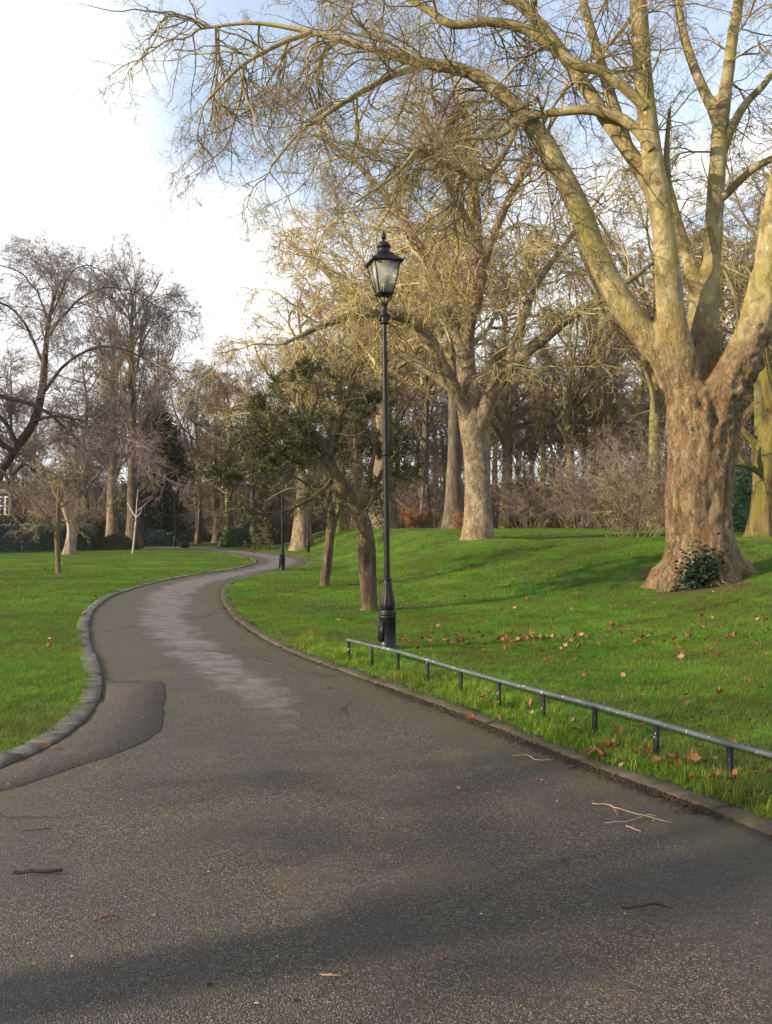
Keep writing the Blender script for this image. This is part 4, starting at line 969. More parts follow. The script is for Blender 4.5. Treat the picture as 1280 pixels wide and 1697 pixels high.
# the evergreen, hedges and bushes
def lumpy_core(name, c, size, mat, parent, seed):
    g = Geo(); u = np.linspace(0, math.pi, 13); v = np.arange(18) * 2 * math.pi / 18
    D = np.stack([np.sin(u)[:, None] * np.cos(v), np.sin(u)[:, None] * np.sin(v), np.cos(u)[:, None] + 0 * v], -1)
    Rr = 1 + .25 * vnoise(D * 2.2 + seed); V = D * Rr[..., None] * np.array(size) + np.array(c)
    i = np.arange(13 * 18).reshape(13, 18); nx = np.roll(i, -1, 1)
    g.raw(V.reshape(-1, 3), np.stack([i[:-1], nx[:-1], nx[1:], i[1:]], -1).reshape(-1, 4)); return g.obj(name, mat, parent)
def bush(name, label, cat, base, size, n, leaf, mat, seed, group=None, core=.72):
    rng = np.random.default_rng(seed); x, y = base; z = float(lawn_z(x, y)); root = tag(empty(name, (x, y, z)), label, cat, group)
    d = unit(rng.normal(0, 1, (n, 3))); d[:, 2] = np.abs(d[:, 2]) * 1.0 - .15; r = rng.uniform(.72, 1.03, n) * (1 + .28 * fbm(d * 2.4 + seed, 2))
    pts = d * r[:, None] * np.array(size); pts[:, 2] = np.maximum(pts[:, 2] + size[2] * .12, .05)
    tag(leaf_cloud('leaves', pts, leaf, mat, root, rng, .1), kind='stuff')
    lumpy_core('blocking_core', (0, 0, size[2] * .1), [s_ * core for s_ in size], mat, root, seed)  # hidden solid core, added to block light through the leaves
    return root
def yew():
    rng = np.random.default_rng(15); x, y = at_d(268, 78); z = 0.0
    root = tag(empty('yew_tree', (x, y, z)), 'dark dense evergreen yew standing behind the far lamp and bin', 'tree')
    h = 13.0; g = Geo(); t = np.linspace(0, 1, 16); P = np.column_stack([-.3 + 0 * t, 0 * t, t * h * .8]); g.tubes(P, .42 * (1 - .85 * t) + .2 * np.exp(-t * 20), 10); g.obj('trunk', M['thorn_bark'], root)
    # boughs, each carrying sprays
    n = 420; zz = rng.uniform(1.3, h, n) ; prof = np.interp(zz / h, [.08, .18, .35, .6, .85, 1], [1.9, 2.8, 3.2, 2.7, 1.6, .4]); an = rng.uniform(0, 2 * math.pi, n)
    lob = 1 + .28 * vnoise(np.stack([np.cos(an) * 1.5, np.sin(an) * 1.5, zz * .55], -1))
    d = np.stack([np.cos(an), np.sin(an), 0 * an + .15], -1); cg = Geo()
    P, Rd = grow(rng, np.column_stack([-.3 + 0 * zz, 0 * zz, zz - .3]), d, prof * lob, np.full(n, .05), 6, .08, .0, .3, -.1); cg.tubes(P, Rd, 4); tag(cg.obj('boughs', M['thorn_bark'], root), kind='stuff')
    m = 48000; i = rng.integers(0, n, m); f = rng.random(m) ** .6 * 5.99; k = f.astype(int); fr = (f - k)[:, None]
    pts = P[i, k] * (1 - fr) + P[i, k + 1] * fr + rng.normal(0, 1, (m, 3)) * np.array([.22, .22, .24])
    tag(leaf_cloud('foliage', pts, (.06, .16), M['yew_leaf'], root, rng, .2, .4), kind='stuff')
yew()
def hedge(name, label, p0, p1, h, w, n, leaf, mat, seed, wob=.18):
    rng = np.random.default_rng(seed); p0 = np.array(p0); p1 = np.array(p1); L = np.linalg.norm(p1 - p0); dr = (p1 - p0) / L; nr = np.array([-dr[1], dr[0]])
    z = float(min(lawn_z(*p0), lawn_z(*p1))); root = tag(empty(name, (p0[0], p0[1], z), math.atan2(dr[1], dr[0])), label, 'hedge')
    s_ = rng.uniform(0, L, n); a = rng.random(n); per = 2 * h + w; q = a * per
    y = np.where(q < h, -w / 2, np.where(q < h + w, q - h - w / 2, w / 2)); zz = np.where(q < h, q, np.where(q < h + w, h, per - q))
    lump = wob * fbm(np.stack([s_ * .8, y * .8, zz * .9 + seed], -1), 3)
    pts = np.column_stack([s_ + rng.normal(0, .05, n), y * (1 + lump / w * 1.5) + rng.normal(0, .06, n), zz * (1 + lump / h) + rng.normal(0, .06, n)])
    pts[:, 2] = np.maximum(pts[:, 2], .03)
    tag(leaf_cloud('leaves', pts, leaf, mat, root, rng, .1), kind='stuff')
    g = Geo(); m = int(L / .5) + 2; xs = np.linspace(.05, L - .05, m); prof = [(-w / 2 + .12, 0), (-w / 2 + .10, h * .6), (-w / 2 + .2, h - .14), (w / 2 - .2, h - .14), (w / 2 - .1, h * .6), (w / 2 - .12, 0)]
    V = np.array([[(x, yy, q_ * (1 + .06 * math.sin(x * 1.3))) for yy, q_ in prof] for x in xs]); i = np.arange(m * 6).reshape(m, 6)
    F = np.vstack([np.stack([i[:-1, k], i[:-1, k + 1], i[1:, k + 1], i[1:, k]], -1) for k in range(5)]); g.raw(V.reshape(-1, 3), F); g.obj('blocking_core', mat, root)  # unseen core put inside the hedge to stop light passing through
    return root
hedge('clipped_hedge', 'long dark clipped evergreen hedge along the left lawn', at_d(-160, 50), at_d(150, 62), 1.75, 1.6, 30000, (.035, .075), M['hedge_leaf'], 81)
hedge('ragged_hedge', 'ragged olive green hedge higher and behind the clipped one', at_d(-220, 58), at_d(190, 74), 2.35, 2.0, 24000, (.05, .11), M['scrub_leaf'], 82, .8)
hedge('beech_hedge', 'low brown hedge running along the back of the mound', at_d(855, 84), at_d(1330, 80), 1.5, 1.2, 16000, (.05, .1), M['leaf_dark'], 83, .3)
hedge('shadowy_hedge', 'dark evergreen hedge under the far trees beyond the yew', at_d(160, 92), at_d(480, 98), 2.6, 2.0, 16000, (.06, .12), M['hedge_leaf'], 84, .5)
M['wood_leaf'] = leafmat('wood_leaf', ((.08, .062, .042), (.14, .11, .078), (.20, .16, .112)), .8, .1, .1, .5)
hedge('far_wood_fill', 'brown stand-in for the far wood, added behind every far tree', (-120, 122), (110, 138), 8.0, 4.0, 80000, (.10, .26), M['wood_leaf'], 85, 2.8)  # far wood built as a hedge, added to fill bright gaps with tan
bush('laurel_bush', 'rounded glossy laurel bush beside the far end of the path', 'bush', at_d(391, 70), (1.5, 1.2, 1.9), 6000, (.05, .11), M['laurel_leaf'], 91)
bush('laurel_bush', 'small laurel bush showing yellow green leaves behind the rounded one', 'bush', at_d(432, 82), (2.2, 1.4, 2.4), 3600, (.06, .13), M['scrub_leaf'], 92)
bush('holly_bush', 'dark holly bush filling the gap right of the huge plane trunk', 'bush', at_d(1232, 40), (1.6, 1.3, 3.0), 7000, (.04, .09), M['laurel_leaf'], 93)
bush('holly_bush', 'low dark holly bush at the foot of the tall limes', 'bush', at_d(250, 76), (2.6, 1.6, 1.7), 4200, (.05, .11), M['hedge_leaf'], 94)
bush('bramble_bush', 'dull brown bramble heap round the pale trunk by the hedge end', 'bush', at_d(190, 62), (1.8, 1.2, 1.25), 3600, (.04, .08), M['scrub_leaf'], 95)
def twig_bush(name, label, base, h, spread, n, mat, seed, group=None):
    rng = np.random.default_rng(seed); x, y = base; z = float(lawn_z(x, y)) - .05; root = tag(empty(name, (x, y, z)), label, 'bush', group)
    an = rng.uniform(0, 2 * math.pi, n); r0 = rng.uniform(0, spread * .25, n); p = np.column_stack([np.cos(an) * r0, np.sin(an) * r0, 0 * an])
    d = np.column_stack([np.cos(an) * .55 * spread / h, np.sin(an) * .55 * spread / h, np.ones(n)]) + rng.normal(0, .15, (n, 3))
    cg = Geo(); P, Rd = grow(rng, p, d, rng.uniform(.6, 1.1, n) * h, np.full(n, .018), 7, .12, .0, .3, -.04); cg.tubes(P, Rd, 4)
    branch_out(rng, cg, P, Rd, [dict(n=9, t0=.2, ang=45, ratio=.4, seg=4, sides=3, wig=.22, trop=0, slim=.013), dict(n=7, t0=.1, ang=48, ratio=.5, seg=3, sides=3, wig=.25, trop=0, slim=.012)], .012)
    tag(cg.obj('stems', mat, root), kind='stuff'); return root
twig_bush('dogwood_bush', 'round russet bush of fine twigs between the lamp and golden plane', at_d(692, 54), 1.5, 1.9, 34, M['red_twig'], 101)
rs = twig_bush('red_shoots', 'tuft of upright red shoots at the foot of the shaded plane', at_d(766, 44.6), .95, .9, 34, M['red_twig'], 102)
ws = twig_bush('weeping_shrub', 'tangled bare shrub with drooping twigs left of the huge plane', at_d(1050, 34), 3.4, 4.4, 34, M['olive_twig'], 103, 'bare shrubs behind the mound')
SH = [(1150, 46), (1020, 52), (960, 56), (1090, 44), (880, 60), (1200, 50), (660, 66), (720, 62), (590, 70), (540, 92), (500, 84), (350, 94), (410, 90), (450, 84), (300, 98), (110, 74), (200, 94), (840, 86), (900, 104), (1060, 80), (780, 100), (640, 100), (690, 104), (740, 90), (905, 70), (985, 66), (1120, 60), (1180, 68), (900, 90), (330, 100), (420, 96), (140, 84), (470, 90), (700, 74), (820, 96), (560, 80), (610, 92), (760, 88), (1010, 96), (1240, 70), (370, 108)]
sh0 = twig_bush('bare_shrub', 'bare brown shrub in the thicket under the far trees', at_d(*SH[0]), 5.4, 4.6, 48, M['brown_twig'], 104, 'thicket shrubs under the far trees')
SHR = [(sh0, SH[0][0])]
for i, (px, d) in enumerate(SH[1:]):
    o = copy_tree(sh0); SHR.append((o, px)); x, y = at_d(px, d); o.location = (x, y, float(lawn_z(x, y)) - .05); o.rotation_euler = (0, 0, i * 1.7); s_ = .85 + .45 * ((i * 37) % 10) / 10; o.scale = (s_ * 1.15, s_ * 1.15, s_)

# far trees: a few kinds, copied into a belt behind the lawn
FG = 'belt of bare trees in the far distance'
k0 = make_tree('far_tree', at_d(330, 92), 19, .40, 111, 'vase', M['brown_bark'], M['brown_twig'], rmin=.014)
k1 = make_tree('far_tree', at_d(560, 88), 21, .48, 112, 'plane', M['olive_bark'], M['olive_twig'], rmin=.014)
tag(k0, 'brown upswept tree far behind the bin and yew', 'tree', FG); tag(k1, 'olive spreading tree far behind the smaller thorn tree', 'tree', FG)
MARK = [(20, 'brick building'), (98, 'crab tree'), (150, 'ragged hedge'), (222, 'white sapling'), (268, 'dark yew'), (307, 'litter bin'), (345, 'far path bend'), (391, 'laurel bush'), (468, 'bend lamp post'), (540, 'smaller thorn tree'), (612, 'leaning thorn tree'),
        (643, 'near lamp post'), (692, 'russet bush'), (752, 'shaded plane trunk'), (793, 'golden plane'), (858, 'mound lamp'), (945, 'lit olive trunk'), (1050, 'weeping shrub'), (1160, 'huge plane'), (1232, 'holly bush'), (1272, 'gnarled tree')]
def where(px):
    m = min(MARK, key=lambda q: abs(q[0] - px)); return ('directly behind the ' if abs(m[0] - px) < 14 else 'just left of the ' if px < m[0] else 'just right of the ') + m[1]
BR, OL = ('brown_bark', 'brown_twig'), ('olive_bark', 'olive_twig')
FT = [(k1, 380, 84, .95, OL), (k0, 430, 100, 1.0, BR), (a1, 345, 110, .95, BR), (k0, 300, 104, .9, OL), (k1, 480, 96, 1.0, OL), (a1, 620, 100, 1.1, BR), (k0, 690, 84, 1.0, BR), (k1, 720, 105, 1.1, BR), (a1, 800, 92, 1.05, BR), (k0, 880, 84, 1.0, OL), (k0, 930, 104, 1.1, BR),
      (k1, 1060, 82, 1.05, OL), (k0, 1130, 96, 1.1, OL), (k0, 1290, 72, 1.1, BR), (a1, 1230, 90, 1.1, BR), (k1, 1390, 60, 1.15, OL), (k0, 1420, 90, 1.1, OL), (k0, 130, 108, .9, BR), (k0, -60, 96, .9, OL), (t3b, 648, 68, .95, ('far_plane_bark', 'gold_twig')), (t3b, 420, 88, .85, ('brown_bark', 'olive_twig')), (t3b, 590, 74, 1.0, ('far_plane_bark', 'gold_twig')), (k1, 240, 112, .8, BR), (a1, 560, 116, 1.1, BR), (k0, 760, 124, 1.1, OL), (k0, 1000, 128, 1.2, BR), (k1, 1160, 124, 1.2, BR), (a1, 420, 124, 1.0, BR), (k0, 100, 128, .8, OL), (k0, 1330, 54, 1.05, OL), (k1, 1200, 58, 1.1, OL), (k1, 985, 70, .95, OL), (t3b, 705, 60, 1.0, ('brown_bark', 'gold_twig')), (k1, 840, 70, 1.15, OL), (k0, 1262, 44, 1.05, OL), (k1, 1340, 50, 1.1, OL), (k0, 560, 62, 1.0, OL), (k0, 970, 84, 1.1, BR), (k0, 1070, 100, 1.2, BR), (k0, 800, 110, 1.2, BR), (k0, 860, 118, 1.2, BR),
      (l1, 660, 90, .85, BR), (l1, 820, 100, .9, OL), (l1, 505, 84, .7, OL), (l1, 360, 92, .75, BR), (l1, 900, 66, .62, OL), (l1, 1020, 74, .8, BR), (l1, 1110, 64, .8, OL), (l1, 445, 110, .9, BR), (l1, 590, 76, .6, OL), (l1, 60, 92, .7, BR),
      (k0, 330, 86, .45, BR), (k1, 455, 88, .42, BR), (k0, 735, 72, .5, BR), (k1, 870, 76, .42, BR), (k0, 920, 80, .5, BR), (k0, 1010, 60, .5, OL), (k1, 1080, 66, .5, BR), (a1, 190, 90, 1.0, BR), (l1, 420, 78, .66, BR), (k1, 446, 80, .72, BR), (k0, 600, 92, .5, BR), (k1, 670, 96, .5, OL), (k0, 520, 96, .5, BR), (k1, 160, 90, .45, BR), (k0, 40, 78, .5, BR), (k1, 1250, 56, .5, OL), (k0, 790, 82, .45, OL)]
for i, (src, px, d, s_, mt) in enumerate(FT):
    kd = {k0: 'upswept', k1: 'spreading', a1: 'arching', l1: 'narrow', t3b: 'pale plane'}[src]
    o = again(src, px, d, f"{'small ' if s_ < .55 else ''}{'brown' if mt is BR else 'olive'} {kd} tree in the far belt {where(px)}", i * 2.13 + .4, (s_, s_, s_ * (.92 + .16 * ((i * 29) % 10) / 10)), group=FG, mats=mt)
    if src is t3b:
        for ch in o.children:
            if ch.name.startswith('trunk'): ch.scale = (.55, .55, 1)
    o.name = 'far_tree'; o['category'] = 'tree'
for o, px in SHR: o['label'] = f'bare brown thicket shrub {where(px)}'
# tree standing out of view on the left, its trunk shading the tarmac in front
shade = tag(make_tree('roadside_tree', (-15.5, -2.85), 17, .27, 118, 'lime', M['brown_bark'], M['brown_twig'], flare=.2, crowns=1), 'slender bare tree beside the near path, its trunk shading the tarmac', 'tree')

def haze():
    g = Geo(); g.box((0, 85, 17), (330, 210, 36)); m = bpy.data.materials.new('haze'); m.use_nodes = True; t = NT(m.node_tree); t.n.clear()
    o = t.add('ShaderNodeOutputMaterial'); v = t.add('ShaderNodeVolumePrincipled', {'Color': (.93, .95, 1.0, 1), 'Density': .0002, 'Anisotropy': .2}); t.l.new(v.outputs[0], o.inputs['Volume'])
    tag(g.obj('haze', m, None, False), 'thin pale winter haze over the whole park', 'haze', kind='stuff')
haze()
# ------------------------------------------------------------------ lamp posts
def lamp():
    root = empty('lamp_post', (0, 0, 0)); B = M['lamp_black']
    g = Geo(); g.lathe([(.0, -.1), (.122, -.1), (.122, .035), (.108, .05), (.106, .40), (.115, .41), (.115, .43), (.108, .44)], 28); g.lathe([(.108, .44), (.118, .455), (.112, .475), (.095, .485), (.10, .50), (.088, .51)], 28); g.obj('pedestal', B, root)
    g = Geo(); g.box((-.098, -.035, .235), (.03, .10, .26), R(20)); o = g.obj('access_door', B, root, False)
    h = Geo(); h.lathe([(0, .0), (.012, .0), (.012, .012), (0, .012)], 8); hb = h.obj('lock', B, o); hb.location = (-.113, -.04, .30); hb.rotation_euler = (0, R(-90), 0)
    g = Geo(); z = np.linspace(.505, .90, 16); r = np.interp(z, [.505, .56, .62, .75, .90], [.082, .096, .090, .068, .048]); a = np.arange(48) * 2 * math.pi / 48
    sh = 1 + .07 * np.cos(12 * a)[None] * np.interp(z, [.505, .57, .85, .9], [0, 1, 1, 0])[:, None]
    g.tubes(np.column_stack([0 * z, 0 * z, z]), r, 48, False, sh[None]); g.obj('fluted_base', B, root)
    g = Geo(); g.lathe([(.04, .885), (.058, .892), (.060, .906), (.052, .918), (.038, .925)], 24); g.obj('base_ring', B, root)
    g = Geo(); z = np.linspace(.90, 4.30, 20); g.tubes(np.column_stack([0 * z, 0 * z, z]), np.linspace(.039, .030, 20), 20); g.obj('column', B, root)
    g = Geo(); g.lathe([(.033, 2.50), (.046, 2.51), (.048, 2.525), (.046, 2.54), (.033, 2.55)], 20); g.obj('column_ring', B, root)
    g = Geo(); g.lathe([(.032, 4.215), (.055, 4.22), (.058, 4.235), (.046, 4.25), (.044, 4.31), (.056, 4.33), (.058, 4.35), (.040, 4.365), (.038, 4.46), (.046, 4.47), (.040, 4.485), (.0, 4.49)], 20); g.box((.05, -.01, 4.30), (.035, .03, .07)); g.box((-.05, .01, 4.29), (.03, .03, .07)); g.obj('collar', B, root)
    for q in range(4):
        an = R(45 + 90 * q); s_ = np.linspace(0, 1, 14)
        rr = .030 + .080 * np.sin(s_ * 2.2) / .81 + 0 * s_; rr = np.interp(s_, [0, .25, .5, .75, .9, 1], [.03, .055, .10, .118, .095, .078]); zz = np.interp(s_, [0, .25, .5, .75, .9, 1], [4.46, 4.49, 4.53, 4.585, 4.60, 4.575])
        g = Geo(); q_ = catmull(np.column_stack([rr * math.cos(an), rr * math.sin(an), zz]), 20); g.tubes(q_, np.full(20, .0075), 7); g.obj('scroll', B, root)
    g = Geo(); g.lathe([(.010, 4.48), (.010, 4.61)], 8); g.obj('stem', B, root)
    b0, b1, z0, z1 = .090, .172, 4.615, 5.005
    cs = [(-1, -1), (1, -1), (1, 1), (-1, 1)]
    g = Geo()
    g.box((0, 0, 4.607), (2 * b0 + .03, 2 * b0 + .03, .022))
    g.obj('lantern_floor', B, root, False)
    g = Geo()
    for sx, sy in cs: g.tubes(np.array([(sx * b0, sy * b0, z0), (sx * b1, sy * b1, z1)]), np.array([.0095, .0095]), 6, True)
    g = None
    for sx, sy in cs:
        g = Geo(); g.tubes(np.array([(sx * b0, sy * b0, z0), (sx * b1, sy * b1, z1)]), np.array([.0095, .0095]), 6, True); g.obj('lantern_bar', B, root)
    for j in range(4):
        (ax, ay), (bx_, by_) = cs[j], cs[(j + 1) % 4]; g = Geo(); e = .004
        nx_, ny_ = (ax + bx_) / 2, (ay + by_) / 2
        V = [];
        for o_ in (-e / 2, e / 2):
            for (sx, sy, b, z) in ((ax, ay, b0, z0), (bx_, by_, b0, z0), (bx_, by_, b1, z1), (ax, ay, b1, z1)): V.append((sx * b * .985 + nx_ * o_, sy * b * .985 + ny_ * o_, z))
        g.raw(np.array(V), [(0, 3, 2, 1), (4, 5, 6, 7), (0, 1, 5, 4), (1, 2, 6, 5), (2, 3, 7, 6), (3, 0, 4, 7)]); g.obj('pane', M['glass'], root, False)
    g = Geo(); prof = [(.205, 4.995), (.207, 5.02), (.192, 5.032), (.150, 5.062), (.112, 5.095), (.086, 5.135)]
    V = np.array([[(sx * b, sy * b, z) for sx, sy in cs] for b, z in prof]).reshape(-1, 3); i = np.arange(len(prof) * 4).reshape(-1, 4); nx = np.roll(i, -1, 1)
    g.raw(V, np.vstack([np.stack([i[:-1], nx[:-1], nx[1:], i[1:]], -1).reshape(-1, 4), [(3, 2, 1, 0)], [tuple(i[-1])]])); g.obj('roof', B, root, False)
    g = Geo(); g.lathe([(.088, 5.125), (.092, 5.14), (.078, 5.16), (.074, 5.20), (.092, 5.21), (.094, 5.222), (.082, 5.25), (.058, 5.278), (.024, 5.29), (.016, 5.305)], 20); g.obj('chimney_cap', B, root)
    g = Geo(); g.lathe([(.012, 5.29), (.012, 5.315), (.026, 5.322), (.034, 5.345), (.028, 5.372), (.012, 5.40), (.004, 5.43), (0, 5.432)], 14); g.obj('finial', B, root)
    for sx, sy in cs:
        g = Geo(); g.tubes(np.array([(sx * .20, sy * .20, 5.01), (sx * .214, sy * .214, 5.03), (sx * .218, sy * .218, 5.05)]), np.array([.009, .010, .002]), 6); g.obj('corner_spike', B, root)
    g = Geo(); g.box((0, 0, 4.955), (.27, .27, .035)); g.obj('gear_tray', M['white_paint'], root, False)
    g = Geo(); g.lathe([(.0, 4.84), (.022, 4.85), (.028, 4.88), (.022, 4.91), (.016, 4.94)], 12); g.obj('bulb', M['white_paint'], root)
    return root
LPG = 'black lamp posts along the path'
L0 = lamp()
x, y = ground_at(643, 1076); L0.location = (x, y, float(lawn_z(x, y))); L0.rotation_euler = (0, R(-.62), R(17))
tag(L0, 'tall black lantern lamp post behind the end of the low rail', 'lamp post', LPG)
def lampcopy(px, d, label, rz):
    o = copy_tree(L0); x, y = at_d(px, d); o.location = (x, y, float(lawn_z(x, y))); o.rotation_euler = (0, 0, rz); o['label'] = label
lampcopy(468, 31.5, 'black lamp post at the bend, its top lost in thorn branches', .2)
lampcopy(511, 50, 'black lamp post in front of the flared plane trunk past the bend', .9)
lampcopy(290, 70, 'black lamp post before the dark yew near the litter bin', .4)
lampcopy(390, 100, 'distant lamp post rising behind the rounded laurel bush', .5)
lampcopy(858, 72, 'distant lamp post on the mound beside a slim young tree', .1)

# ------------------------------------------------------------------ low rail beside the path
def low_rail():
    p = [(1210, 1300), (1080, 1247), (976, 1215), (886, 1190), (811, 1170), (751, 1150), (697, 1135), (652, 1117), (613, 1103), (578, 1093)]
    A = np.array(ground_at(1210, 1302)); B = np.array(ground_at(578, 1095)); st = (B - A) / 9
    root = tag(empty('low_rail', (A[0], A[1], 0)), 'low chipped grey metal rail on short black posts beside the path', 'railing')
    pts = [A + st * (k + .12 * math.sin(k * 2.1) * 0) for k in range(-3, 10)]
    hgt = .252; rng = np.random.default_rng(2)
    tops = []
    for q in pts:
        z = float(lawn_z(*q)); zt = max(z, LAWN) + hgt + rng.normal(0, .003); tops.append((q[0] - A[0], q[1] - A[1], zt))
        g = Geo(); c = q - A; rz = math.atan2(st[1], st[0])
        g.box((c[0], c[1], (z - .08 + zt - .018) / 2), (.034, .022, zt - .018 - z + .08), rz); g.obj('post', M['post_black'], root, False)
    tops = np.array(tops); d = unit(tops[-1] - tops[0]); tops[-1] += d * .03
    side = np.array([-d[1], d[0], 0.])
    g = Geo(); prof = [(-.022, -.016), (-.022, .004), (-.014, .010), (.014, .010), (.022, .004), (.022, -.016)]
    V = np.array([[t_ + side * a + np.array([0, 0, b]) for a, b in prof] for t_ in tops]).reshape(-1, 3); i = np.arange(len(V)).reshape(-1, 6); nx = np.roll(i, -1, 1)
    F = np.stack([i[:-1], nx[:-1], nx[1:], i[1:]], -1).reshape(-1, 4); e = i[-1]; s_ = i[0]
    g.raw(V, np.vstack([F, [(e[0], e[1], e[4], e[5]), (e[1], e[2], e[3], e[4])]])); g.obj('rail', M['rail_grey'], root, False)
low_rail()
def far_rail():
    root = tag(empty('far_low_rail', (*at_d(440, 60), 0)), 'distant low dark rail across the grass beyond the bend', 'railing')
    x0, y0 = at_d(440, 60); A = np.array(at_d(392, 64)); B = np.array(at_d(545, 57)); g = Geo()
    ps = [A + (B - A) * k / 13 for k in range(14)]; tops = []
    for q in ps:
        z = float(lawn_z(*q)); g = Geo(); g.box((q[0] - x0, q[1] - y0, z + .15), (.05, .05, .42)); g.obj('post', M['post_black'], root, False); tops.append((q[0] - x0, q[1] - y0, z + .36))
    g = Geo(); g.tubes(np.array(tops), np.full(14, .028), 6); g.obj('rail', M['post_black'], root)
far_rail()

# ------------------------------------------------------------------ litter bin and building
def litter_bin():
    x, y = at_d(307, 68); root = tag(empty('litter_bin', (x, y, float(lawn_z(x, y))), .25), 'black hooded litter bin at the far end of the path', 'bin')
    g = Geo(); g.box((0, 0, .28), (.62, .58, .62), 0, 1.05); g.obj('body', M['bin_black'], root, False)
    for sx in (-1, 1):
        for sy in (-1, 1): g = Geo(); g.box((sx * .26, sy * .24, .74), (.08, .08, .34)); g.obj('hood_post', M['bin_black'], root, False)
    g = Geo(); g.box((0, 0, .93), (.72, .66, .12), 0, 1.04); g.box((0, 0, 1.04), (.80, .74, .09), 0, .55); g.obj('hood', M['bin_black'], root, False)
    g = Geo(); g.box((0, 0, .56), (.44, .40, .10)); g.obj('liner', M['bin_black'], root, False)
litter_bin()
def building():
    d = 100.0; x, y = at_d(-60, d); z = 0.0; k = d / FOC
    root = tag(empty('brick_building', (x, y, z)), 'red brick building with white stone bands glimpsed beyond the hedge', 'building')
    X = lambda px: (px + 60) * k
    Z = lambda py: EYE - (py - HZ) * k
    g = Geo(); w = X(34); g.box((w / 2 - 4, 3, Z(818) / 2), (w + 8, 6, Z(818))); g.obj('wall', M['brick'], root, False)
    g = Geo(); g.box((w / 2 - 4, 2.9, Z(818) + .25), (w + 8.8, 6.8, .5)); g.obj('cornice', M['white_paint'], root, False)
    g = Geo(); g.box((w / 2 - 5, 3.3, Z(808) + .2), (w + 4, 5.0, 1.3)); g.obj('parapet', M['brick'], root, False)
    g = Geo(); g.box((w / 2 - 6, 3.3, Z(802) + .35), (w + 3.0, 5.4, .35)); g.obj('coping', M['white_paint'], root, False)
    for px in (-30, -12, 3, 13):
        g = Geo(); g.box((X(px), -.04, Z(838)), (.62, .16, 2.2)); f = g.obj('window', M['white_paint'], root, False)
        g = Geo(); g.box((X(px), -.10, Z(838) + .5), (.42, .06, .85)); g.box((X(px), -.10, Z(838) - .55), (.42, .06, .85)); g.obj('pane', M['window'], f, False)
    return root
building()

# ------------------------------------------------------------------ fallen leaves, twigs and small stones
def leaf_mesh(name, seed, curl):
    rng = np.random.default_rng(seed); n = 20; a = np.linspace(0, 2 * math.pi, n, endpoint=False)
    pk = [1.0, .72, .92, .66, .8, .58, .62, .42, .42, .26, .12, .26, .42, .42, .62, .58, .8, .66, .92, .72]
    r = np.array(pk) * rng.uniform(.75, 1.12, n); x, y = r * np.cos(a), r * np.sin(a)
    z = curl * (x ** 2 * .5 + np.abs(y) ** 1.6 * .9) + rng.normal(0, .09, n) * curl
    V = np.vstack([[(0, 0, 0)], np.column_stack([x * .5, y * .5, z * .30 - .0]), np.column_stack([x, y, z])]) * .5
    F3 = [(0, 1 + j, 1 + (j + 1) % n) for j in range(n)]; F4 = [(1 + j, 1 + n + j, 1 + n + (j + 1) % n, 1 + (j + 1) % n) for j in range(n)]
    return np_mesh(name, V, [np.array(F4), np.array(F3)])
